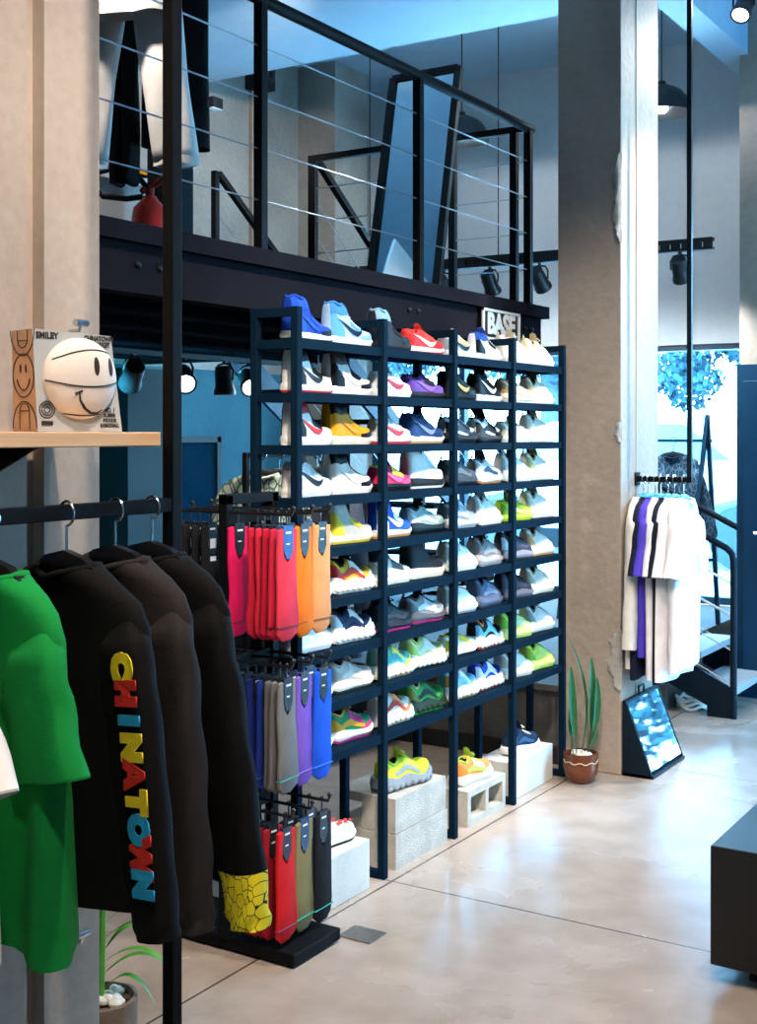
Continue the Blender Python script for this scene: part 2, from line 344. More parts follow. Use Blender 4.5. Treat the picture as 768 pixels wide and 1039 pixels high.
# central concrete pillar with chipped corners
p = struct(MB().box(-2.463, 5.57, 0, -2.143, 6.085, 4.4).build('pillar', M_PILLAR2, bevel=.006))
MB().box(-2.1435, 5.765, 0, -2.139, 5.773, 4.4).build('corner_bead', M_PILLAR, p)
def chip(z0, z1, wx, seed, skew=0):
    rnd = random.Random(seed); n = 26; b = MB(); rings = []
    for i in range(n):
        t = i / (n - 1); z = z0 + (z1 - z0) * t
        e = math.sin(math.pi * t) ** .5 * (0.65 + .35 * math.sin(7 * t + seed) ** 2) + .04
        a = wx * e * (.8 + .4 * rnd.random()); c = .02 * e * (.7 + .6 * rnd.random())
        o = [(-2.143 - a, 5.5705), (-2.143 - a * .7, 5.560 - .006 * rnd.random()), (-2.143 - a * .35, 5.562 - .004 * rnd.random()), (-2.146, 5.5665 + .003 * rnd.random()),
             (-2.141, 5.575), (-2.140, 5.57 + c * .7), (-2.1425, 5.57 + c), (-2.16, 5.58)]
        rings.append([(x, y, z) for x, y in o])
    b.loft(rings); b.build('plaster_chip', M_PLASTER, p, smooth=True)
chip(2.50, 2.92, .046, 3); chip(.40, .68, .075, 5); chip(1.56, 1.66, .03, 8)
# near left wall pier with a shadow groove, carries the pine shelf
p = MB(); p.box(-2.35, -2.5, 0, -2.0, 1.82, 4.4); p.box(-2.35, 1.82, 0, -2.035, 1.868, 4.4); p.box(-2.35, 1.868, 0, -2.0, 2.03, 4.4)
struct(p.build('wall_pier', M_PILLAR))
# ------------------------------------------------------------------ mezzanine deck and railing
d = MB(); d.box(-5.6, -2.5, MZ - .05, -2.76, 5.98, MZ); struct(d.build('mezzanine_floor', M_BEAM))
fb = MB(); fb.box(-2.745, -2.5, 2.05, -2.725, 5.95, 2.2); fb.box(-2.80, -2.5, 2.195, -2.69, 5.98, MZ + .005); fb.box(-2.80, -2.5, 2.04, -2.715, 5.95, 2.055)
fb = struct(fb.build('mezzanine_beam', M_BEAM))
for y in (2.93, 3.03, 4.6, 4.68, 5.75, 5.83):
    MB().lathe([(.011, 0), (.011, .008), (.006, .014), (0.001, .015)], 8).build('bolt', M_DARK, fb, loc=(-2.725, y, 2.13), rot=(0, R(90), 0))
MB().box(-5.6, 5.95, 2.04, -2.75, 5.98, MZ).build('end_beam', M_BEAM, fb)
for x in (-3.25, -3.75, -4.25, -4.75, -5.25):
    b = MB(); b.box(x - .01, -2.5, 2.06, x + .01, 5.95, 2.2); b.box(x - .05, -2.5, 2.05, x + .05, 5.95, 2.062); b.build('joist', M_BEAM, fb)
b = MB()
for y in (3.5, 4.8): b.box(-5.6, y - .03, 2.09, -2.75, y + .03, 2.2)
b.build('cross_joist', M_BEAM, fb)
RX = -2.75; RT = 3.165
r = thing('mezzanine_railing', 'black steel cable railing along the edge of the mezzanine above the sneaker rack', 'railing', (RX, 3.6, MZ))
def loc_(p): return (p[0] - RX, p[1] - 3.6, p[2] - MZ)
for (x, y) in ((RX, 1.36), (RX, 2.48), (RX, 3.60), (RX, 4.73), (RX, 5.85), (-2.83, 5.85), (-3.19, 5.85), (-3.60, 5.85), (-4.1, 5.85)):
    MB().bar(loc_((x, y, MZ)), loc_((x, y, RT)), .038).build('post', M_BLACK, r, bevel=.003)
MB().tube([loc_((RX, 1.0, RT)), loc_((RX, 5.89, RT))], .024, 10).build('top_rail', M_BLACK, r, smooth=True)
MB().bar(loc_((RX, 5.85, RT)), loc_((-3.19, 5.85, RT)), .034).build('end_rail', M_BLACK, r)
MB().bar(loc_((-3.60, 5.85, RT)), loc_((-4.12, 5.85, RT)), .034).build('end_rail', M_BLACK, r)
for k in range(4):
    z = MZ + .19 + .185 * k
    MB().tube([loc_((RX, 1.36, z)), loc_((RX, 5.85, z))], .0032, 6).build('cable', M_WIRE, r)
    MB().tube([loc_((RX, 5.85, z)), loc_((-3.19, 5.85, z))], .0032, 6).build('cable', M_WIRE, r)
    MB().tube([loc_((-3.60, 5.85, z)), loc_((-4.1, 5.85, z))], .0032, 6).build('cable', M_WIRE, r)
# staircase from the mezzanine down to the window platform
st = thing('mezzanine_staircase', 'black steel staircase descending from the mezzanine towards the shop window', 'stairs', (-4.45, 5.98, 0))
sl = (MZ - .38) / 2.6
for x in (-.36, .36):
    MB().loft([[(x + dx, 0, MZ + dz) for dx, dz in ((-.012, 0), (.012, 0), (.012, -.24), (-.012, -.24))], [(x + dx, 2.6, .40 + dz) for dx, dz in ((-.012, .05), (.012, .05), (.012, 0), (-.012, 0))]]).build('stringer', M_BLUESTEEL, st)
for k in range(10):
    y = .24 * (k + 1) - .04; z = MZ - sl * .26 * (k + 1)
    MB().box(-.35, y - .12, z - .03, .35, y + .13, z).build('tread', M_BEAM, st, bevel=.003)
for x in (-.36, .36):
    MB().bar((x, -.1, RT), (x, 2.5, RT - 2.6 * sl), .036).build('handrail', M_BLACK, st)
    MB().bar((x, -.13, MZ), (x, -.13, RT + .01), .036).build('newel_post', M_BLACK, st)
    MB().bar((x, 2.35, .5), (x, 2.35, RT - 2.45 * sl), .036).build('newel_post', M_BLACK, st)
    for k in range(3):
        q = .25 + .2 * k; MB().tube([(x, -.1, RT - q), (x, 2.4, RT - q - 2.5 * sl)], .003, 6).build('cable', M_WIRE, st)
# ------------------------------------------------------------------ window platform and entrance steps
pf = MB(); pf.box(-5.6, 5.62, 0, -2.47, FY, .35); pf.box(-2.47, 7.0, 0, -2.42, FY, .35)
M_PLAT = concrete('#454543', '#5a5955', scale=2)
pf = struct(pf.build('platform', M_PLAT)); MB().box(-5.6, 5.60, .35, -2.40, FY, .38).build('platform_top', M_PLAT, pf); MB().box(-5.6, 5.59, 0, -2.47, 5.62, .08).build('platform_skirting', M_DARK, pf)
es = thing('entrance_steps', 'blue-black steel entrance steps with cable handrails behind the pillar', 'stairs', (-2.02, 7.0, 0))
for y in (0, .68):
    s = MB(); s.prism([(0, 0), (0, .16), (-.46, .39), (-.46, .2), (-.16, .06), (-.16, 0)], 'Y', y, y + .02); s.build('stringer', M_STEEL, es)
MB().box(-.27, .02, .13, .0, .68, .17).build('tread', M_WALL, es, bevel=.004)
MB().box(-.42, .02, .32, -.20, .68, .36).build('tread', M_WALL, es, bevel=.004)
for y in (.01, .69):
    h = MB(); h.tube([(-.012, y, 0), (-.012, y, .88), (-.02, y, .925), (-.05, y, .955), (-.95, y, 1.41)], .019, 10); h.build('handrail', M_STEEL, es, smooth=True)
    MB().bar((-.7, y, .38), (-.7, y, 1.28), .03).build('baluster', M_STEEL, es)
    for k in range(4):
        q = .2 + .19 * k; MB().tube([(-.012, y, .955 - q), (-.7, y, 1.30 - q)], .004, 6).build('cable', M_WIRE, es)
cc = MB()
for k in range(3):
    cc.tube([(.11 * math.cos(a) * (1 + .1 * math.sin(3 * a + k)), .12 * math.sin(a), .02 + .02 * k + .012 * math.sin(5 * a + k)) for a in np.linspace(0, 6.2, 40)], .009, 6)
tag(cc.build('cable_coil', M_WHITE, smooth=True, loc=(-2.30, 7.18, 0)), 'coil of white cable on the floor under the entrance steps', 'cable')
# ------------------------------------------------------------------ outside
struct(MB().box(-30, 9.0, .2, -1.2, 40, .3).box(-1.2, 9.01, -.2, 14, 40, -.02).box(2.72, -6, -.2, 14, 9.0, -.02).build('street_ground', mat('#b9bec2', .8, 0, .1, 1)))
M_LEAF = [mat('#234a54', .6, 0, .3, 2, key='l1'), mat('#376468', .6, 0, .3, 2, key='l2'), mat('#123240', .6, 0, .3, 2, key='l3')]
M_TRUNK = mat('#5f6a70', .9, 0, .2, 8)
def tree(x, y, h, r, seed, lab, z0=.3):
    rnd = random.Random(seed); t = thing('street_tree', lab, 'tree', (x, y, z0), 0, 'trees across the street')
    b = MB(); b.tube([(0, 0, 0), (.05, 0, h * .3), (-.05, .05, h * .55), (.1, 0, h * .85)], [.2, .16, .12, .04], 8)
    for k in range(6):
        a = k * 1.05; b.tube([(0, 0, h * (.3 + .05 * k)), (r * .45 * math.cos(a), r * .45 * math.sin(a), h * (.5 + .06 * k))], [.07, .025], 6)
    b.build('trunk', M_TRUNK, t, smooth=True)
    f = MB(); blobs = []
    for k in range(16):
        a = rnd.uniform(0, 6.28); q = r * math.sqrt(rnd.random()) * .75; blobs.append((q * math.cos(a), q * math.sin(a), h * rnd.uniform(.38, .95), r * rnd.uniform(.28, .45)))
    for k in range(5200):
        bx, by, bz, br = rnd.choice(blobs); d = Vector((rnd.gauss(0, 1), rnd.gauss(0, 1), rnd.gauss(0, 1))).normalized() * br * rnd.uniform(.6, 1)
        c = Vector((bx, by, bz)) + d; u = Vector((rnd.gauss(0, 1), rnd.gauss(0, 1), rnd.gauss(0, 1))).normalized(); w_ = d.cross(u).normalized() * rnd.uniform(.03, .06); u = u * rnd.uniform(.05, .10)
        f.add([c - u, c + w_, c + u, c - w_], [(0, 1, 2, 3)], rnd.choice((0, 0, 1, 2)))
    f.build('foliage', M_LEAF, t)
for i, (x, y, h, rr, lab) in enumerate(((-4.6, 17, 5.2, 1.5, 'leafy street tree seen right of the hanging rail pole in the shop window'), (-7.9, 17.5, 5.6, 1.6, 'leafy street tree seen left of the pole, beside the pillar'),
        (-11.3, 18, 6, 1.7, 'street tree glimpsed through the right bays of the sneaker rack'), (-14.8, 18.5, 5.5, 1.7, 'street tree glimpsed through the middle bays of the sneaker rack'), (1.3, 12.2, 1.9, 1.7, 'low bushy street tree outside the right-hand glass front'))):
    tree(x, y, h, rr, 40 + i, lab, .3 if i < 4 else -.02)
def car(x, y, col, lab):
    c = thing('parked_car', lab, 'car', (x, y, .3)); Ls = 4.2
    prof = [(-2.1, .35), (-2.1, .75), (-1.95, .95), (-1.3, 1.02), (-.75, 1.42), (.75, 1.46), (1.35, 1.05), (2.0, .9), (2.12, .6), (2.1, .35), (1.65, .33), (1.55, .6), (1.25, .68), (.95, .6), (.85, .33), (-.85, .33), (-.95, .6), (-1.25, .68), (-1.55, .6), (-1.65, .33)]
    b = MB(); b.prism(prof, 'Y', -.8, .8); b.build('body', mat(col, .25, 0, .04, 2), c, bevel=.05)
    g = MB(); g.prism([(-1.15, 1.03), (-.68, 1.36), (-.05, 1.38), (-.05, 1.03)], 'Y', -.81, .81); g.prism([(.03, 1.03), (.03, 1.39), (.7, 1.39), (1.15, 1.05)], 'Y', -.81, .81)
    g.build('window', mat('#7fa5b5', .1), c)
    for wx in (-1.25, 1.25):
        for wy in (-.82, .62): MB().tube([(wx, wy, .31), (wx, wy + .2, .31)], .31, 18).build('wheel', mat('#3c4a52', .7), c)
    MB().box(-2.13, -.78, .45, -2.0, .78, .55).build('bumper', M_WALL, c)
car(-4.6, 12.6, '#e8eef0', 'white car parked outside the window behind the hanging clothes')
car(-9.4, 12.9, '#d5e2e8', 'pale car parked outside, glimpsed through the sneaker rack')

# ================================================================== SNEAKER RACK
SX = -2.372; SY = 3.295; BAY = .53
LEV = [1.908 - .1735 * k for k in range(9)]
rk = thing('sneaker_rack', 'tall dark blue steel rack of nine shelves full of sneakers under the mezzanine', 'shelf', (SX - .08, SY, 0))
def rl(x, y, z): return (x - SX + .08, y - SY, z)
for k in range(5):
    y = SY + BAY * k; yy = y - .014 if k < 4 else y - .014
    for x in (SX, SX - .165):
        MB().box(*rl(x - .014, yy, 0), *rl(x + .014, yy + .028, 2.012)).build('post', M_SHELF, rk, bevel=.002)
    MB().box(*rl(SX - .15, yy, 1.982), *rl(SX - .014, yy + .028, 2.01)).build('top_bar', M_SHELF, rk)
    MB().box(*rl(SX - .15, yy, 0.0), *rl(SX - .014, yy + .028, .028)).build('foot_bar', M_SHELF, rk)
for z in LEV:
    b = MB(); b.box(*rl(SX - .162, SY, z - .006), *rl(SX - .004, SY + 4 * BAY, z))
    b.box(*rl(SX - .006, SY + .0, z - .03), *rl(SX + .006, SY + 4 * BAY, z + .001)); b.box(*rl(SX - .17, SY, z - .03), *rl(SX - .158, SY + 4 * BAY, z + .001))
    for k in range(5): b.box(*rl(SX - .16, SY + BAY * k - .012, z - .03), *rl(SX - .004, SY + BAY * k + .012, z - .006))
    b.build('shelf_board', M_SHELF, rk)

# ------------------------------------------------------------------ sneakers
PLAN = [(0, .020), (.03, .029), (.1, .0355), (.25, .0365), (.38, .0365), (.55, .042), (.70, .0475), (.82, .0445), (.91, .035), (.97, .021), (1, .008)]
H = {'high': [(0, .118), (.06, .128), (.18, .118), (.28, .126), (.335, .120), (.39, .097), (.45, .077), (.55, .060), (.66, .048), (.78, .041), (.9, .036), (.97, .026), (1, .016)],
     'mid': [(0, .088), (.06, .094), (.2, .083), (.33, .094), (.40, .093), (.47, .078), (.56, .064), (.66, .052), (.78, .044), (.9, .035), (.97, .025), (1, .016)],
     'low': [(0, .064), (.06, .068), (.2, .052), (.32, .070), (.39, .075), (.47, .067), (.56, .058), (.66, .049), (.78, .041), (.9, .033), (.97, .024), (1, .014)],
     'slip': [(0, .052), (.06, .054), (.2, .043), (.32, .050), (.45, .057), (.56, .054), (.66, .046), (.78, .040), (.9, .032), (.97, .022), (1, .013)],
     'boot': [(0, .108), (.06, .116), (.2, .112), (.36, .110), (.42, .100), (.48, .080), (.56, .062), (.66, .052), (.78, .047), (.9, .040), (.97, .028), (1, .016)]}
SOLE = {'high': (.032, .026), 'mid': (.030, .026), 'low': (.029, .025), 'slip': (.024, .022), 'boot': (.042, .034), 'runner': (.042, .030), 'chunky': (.054, .040), 'foam': (.046, .034)}
H['runner'] = H['chunky'] = H['low']
H['foam'] = [(0, .072), (.05, .079), (.19, .052), (.29, .072), (.36, .088), (.43, .078), (.52, .065), (.62, .054), (.74, .045), (.86, .036), (.95, .025), (1, .014)]
def sneaker(root, style, L, c):
    """c: sole, tread, base, toe, heel, collar, stripe, lace (colours, stripe may be None)"""
    kx = L / .285; k = .97; hp = H[style]; s0, s1 = SOLE[style]
    big = style in ('chunky', 'foam', 'runner')
    FL = {'high': 1.06, 'mid': 1.06, 'low': 1.07, 'slip': 1.05, 'boot': 1.10, 'runner': 1.13, 'chunky': 1.2, 'foam': 1.16}[style]
    hw = lambda s: smooth_interp(s, PLAN)
    def ztop(s):
        t = s0 + (s1 - s0) * min(1, max(0, (s - .2) / .5))
        if style == 'chunky': t += .007 * math.sin(s * 15 + .6)
        elif style == 'foam': t += .006 * math.sin(s * 11 + 1.2)
        elif style == 'runner': t += .003 * math.sin(s * 9)
        return t + max(0, s - .8) * .05
    zbot = lambda s: max(0, s - .78) * .085 + (max(0, .1 - s) * .09 if big else 0)
    hh = lambda s: smooth_interp(s, hp)
    def qp(s): return interp(s, [(0, .34), (.4, .42), (.6, .75), (1, .8)])
    def lean(s, zf): return .0 if s > .1 else -.004 * zf
    def pt(s, y, z): return ((s - .5) * .285 * kx, y * k, z * k)
    def surf(s, z, side, off=0.0):
        """point on the upper: z is height above the sole top"""
        h = hh(s); zf = min(.985, max(0, z / h)); sn = zf ** (1 / qp(s)); cs = math.sqrt(max(0, 1 - sn * sn)) ** .62
        w = hw(s) * (1 - .16 * zf * (1 if s < .45 else max(0, (.65 - s) / .2)))
        return pt(s, side * (w * cs + off), ztop(s) - .004 + z + off * zf * .6)
    ss = [0, .015, .04, .08, .13, .19, .25, .31, .36, .40, .44, .48, .53, .58, .64, .70, .76, .82, .87, .91, .945, .97, .99]
    C = lambda col, r=.6, **kw: mat(col, r, 0, .08, 60, spec=.08, **kw)
    # midsole and tread
    so = MB(); tr = MB(); r1 = []; r2 = []
    for s in [0, .012, .035, .07, .12, .18, .25, .32, .39, .46, .53, .6, .66, .72, .78, .83, .88, .92, .955, .98, 1.0]:
        sx = -.02 + s * 1.035 if style != 'chunky' else -.05 + s * 1.085; w = hw(s) * FL + .002; zt = ztop(s); zb = zbot(s) + .007
        m = (zt + zb) / 2; bl = .003 if not big else .006
        r1.append([pt(sx, y, z) for y, z in ((-w + .003, zb), (-w - bl * .6, m * .8 + zb * .2), (-w - bl * .5, m), (-w + .004, zt), (w - .004, zt), (w + bl * .5, m), (w + bl * .6, m * .8 + zb * .2), (w - .003, zb))])
        zz = zbot(s); r2.append([pt(sx, y, z) for y, z in ((-w + .004, zz), (-w + .001, zz + .009), (w - .001, zz + .009), (w - .004, zz))])
    so.loft(r1); tr.loft(r2)
    if style == 'chunky':
        for i in range(8):
            s = .06 + .12 * i
            for sd in (-1, 1):
                a = pt(s, sd * (hw(s) * FL + .004), .004); so.ball((a[0], a[1], a[2] + .012 * k), (.013 * k, .007 * k, .011 * k), 8)
    so = so.build('sole', C(c[0]), root, smooth=True); tr.build('tread', C(c[1], .7), so)
    # upper
    up = MB(); rings = []
    for s in ss:
        rg = []
        for j in range(15):
            th = math.pi * j / 14; zf = max(0, math.sin(th)); z = hh(s) * (zf ** qp(s)); cs = math.cos(th)
            w = hw(s) * (1 - .16 * (z / hh(s)) * (1 if s < .45 else max(0, (.65 - s) / .2)))
            y = (1 if cs >= 0 else -1) * abs(cs) ** .62 * w
            rg.append(pt(s, y, ztop(s) - .004 + z))
        rings.append(rg)
    up.loft(rings, closed=False); up.f.append(tuple(range(15))); up.m.append(0)
    up.build('upper', C(c[2], .6, bump=.05), root, smooth=True)
    def band(name, col, f_lo, f_hi, s_from, s_to, n=10, off=.0018, nz=4, both=(-1, 1), rough=.5):
        for sd in both:
            b = MB()
            g = [[surf(s, f_lo(s) + (f_hi(s) - f_lo(s)) * j / nz, sd, off) for j in range(nz + 1)] for s in np.linspace(s_from, s_to, n)]
            b.loft(g, closed=False, cap=False); b.build(name, C(col, rough), root, smooth='all')
    zero = lambda s: 0.001
    # toe guard, heel counter, collar band
    if style != 'slip' and style != 'boot': band('toe_panel', c[3], zero, lambda s: hh(s) * interp(s, [(.6, .28), (.8, .55), (.97, .85)]), .60, .985, 12)
    if style != 'boot': band('heel_panel', c[4], zero, lambda s: hh(s) * interp(s, [(0, .80), (.12, .55), (.25, .25)]), .0, .25, 8)
    if style in ('high', 'mid'):
        band('ankle_strap', c[5], lambda s: hh(s) * .66, lambda s: hh(s) * .965, .0, .33 if style == 'high' else .385, 10, off=.0026)
        band('eyestay', c[4], lambda s: hh(s) * .55, lambda s: hh(s) * .93, .41, .64, 8)
    elif style in ('low', 'runner', 'chunky', 'foam'):
        band('eyestay', c[5] if style == 'low' else c[3], lambda s: hh(s) * .5, lambda s: hh(s) * .93, .38, .66, 8)
    if style in ('runner', 'chunky', 'foam'):
        band('side_panel', c[6] or c[4], lambda s: hh(s) * (.12 + .3 * max(0, .5 - abs(s - .45))), lambda s: hh(s) * (.32 + .6 * max(0, .45 - abs(s - .42))), .2, .68, 12, off=.0024)
    elif c[6] and style != 'slip':
        cen = [(.10, .064), (.2, .054), (.32, .041), (.44, .027), (.52, .021), (.58, .024), (.63, .033), (.66, .040)]
        wid = [(.10, .002), (.2, .007), (.32, .013), (.44, .018), (.52, .018), (.58, .014), (.63, .007), (.66, .001)]
        f = .8 if style == 'low' else 1.0
        for sd in (-1, 1):
            g = []; b = MB()
            for s in np.linspace(.10, .66, 14):
                cz = smooth_interp(s, cen) * f; wz = smooth_interp(s, wid)
                g.append([surf(s, cz - wz / 2 + wz * j / 2, sd, .0034) for j in range(3)])
            b.loft(g, closed=False, cap=False); b.build('side_stripe', C(c[6], .45), root, smooth='all')
    # collar rim and dark lining in the opening
    se = .36; ring = []; lin_ = []
    for j in range(20):
        a = 2 * math.pi * j / 20; s = (.16 + .145 * math.cos(a)) if style == 'high' else (.19 + .17 * math.cos(a)); w = hw(s) * .66 * math.sin(a)
        z = ztop(s) - .004 + hh(s) * .985
        ring.append(pt(s, w * 1.05, z)); lin_.append(pt(s, w, z + .001))
    MB().tube(ring, .0055 * k, 6, loop=True).build('collar', C(c[5], .75), root, smooth=True)
    b = MB(); cz = pt(.19, 0, ztop(.19) + hh(.19) * .93)
    b.v = lin_ + [cz]; b.f = [(j, (j + 1) % 20, 20) for j in range(20)]; b.m = [0] * 20
    b.build('lining', C('#22242a' if c[5] not in ('#111216', '#0d0e11') else '#0c0c0e', .9), root)
    if style == 'boot':
        b = MB(); b.tube([pt(.02, 0, ztop(0) + .09), pt(-.02, 0, ztop(0) + .112), pt(.03, 0, ztop(0) + .125)], .003 * k, 6); b.build('pull_tab', C(c[5]), root, smooth=True); return root
    if style == 'slip': return root
    # tongue, laces, pull tab
    zt = hh(.38) + ztop(.38); b = MB(); tw = .024
    top = .024 if style in ('high', 'mid') else (.034 if big else .02)
    prof = [(.46, hh(.46) + ztop(.46) - .006), (.41, zt - .002), (.375, zt + top * .6), (.355, zt + top)]
    b.loft([[pt(s, y * tw * (1 - .12 * i), z + dz - .004 * abs(y)) for y, dz in ((-1, 0), (-.5, .002), (0, .003), (.5, .002), (1, 0), (.5, -.006), (0, -.006), (-.5, -.006))] for i, (s, z) in enumerate(prof)])
    tg = b.build('tongue', C(c[5] if style != 'low' else c[7], .8), root, smooth=True)
    b = MB()
    for i, s in enumerate(np.linspace(.43, .65, 5 if style != 'high' else 6)):
        h = hh(s); p3 = [surf(s - .012, h * .90, -1, .003), pt(s, -.012, ztop(s) + h + .000), pt(s + .004, 0, ztop(s) + h + .002), pt(s, .012, ztop(s) + h + .000), surf(s - .012, h * .90, 1, .003)]
        b.tube(p3, .0028 * k, 5)
    if style in ('runner', 'foam', 'chunky'):
        a = pt(.42, 0, ztop(.42) + hh(.42) + .004)
        for sd in (-1, 1): b.tube([a, (a[0] - .004, a[1] + sd * .018 * k, a[2] + .012 * k), (a[0] + .006, a[1] + sd * .028 * k, a[2] + .002), (a[0] + .012, a[1] + sd * .012 * k, a[2] - .003)], .0024 * k, 5)
    b.build('laces', C(c[7], .8), tg, smooth=True)
    if style in ('foam', 'runner', 'chunky'):
        z = ztop(.02) + hh(.02); MB().tube([pt(.015, 0, z - .012), pt(-.025, 0, z + .004), pt(-.01, 0, z + .016), pt(.03, 0, z + .004)], .0032 * k, 6).build('pull_tab', C(c[5], .8), root, smooth=True)
    return root
BK = '#0d0e11'; WH = '#ecebe6'; CR = '#e9dfc9'; GY = '#9a9da0'; DG = '#3b3f45'; NV = '#1c2b4e'
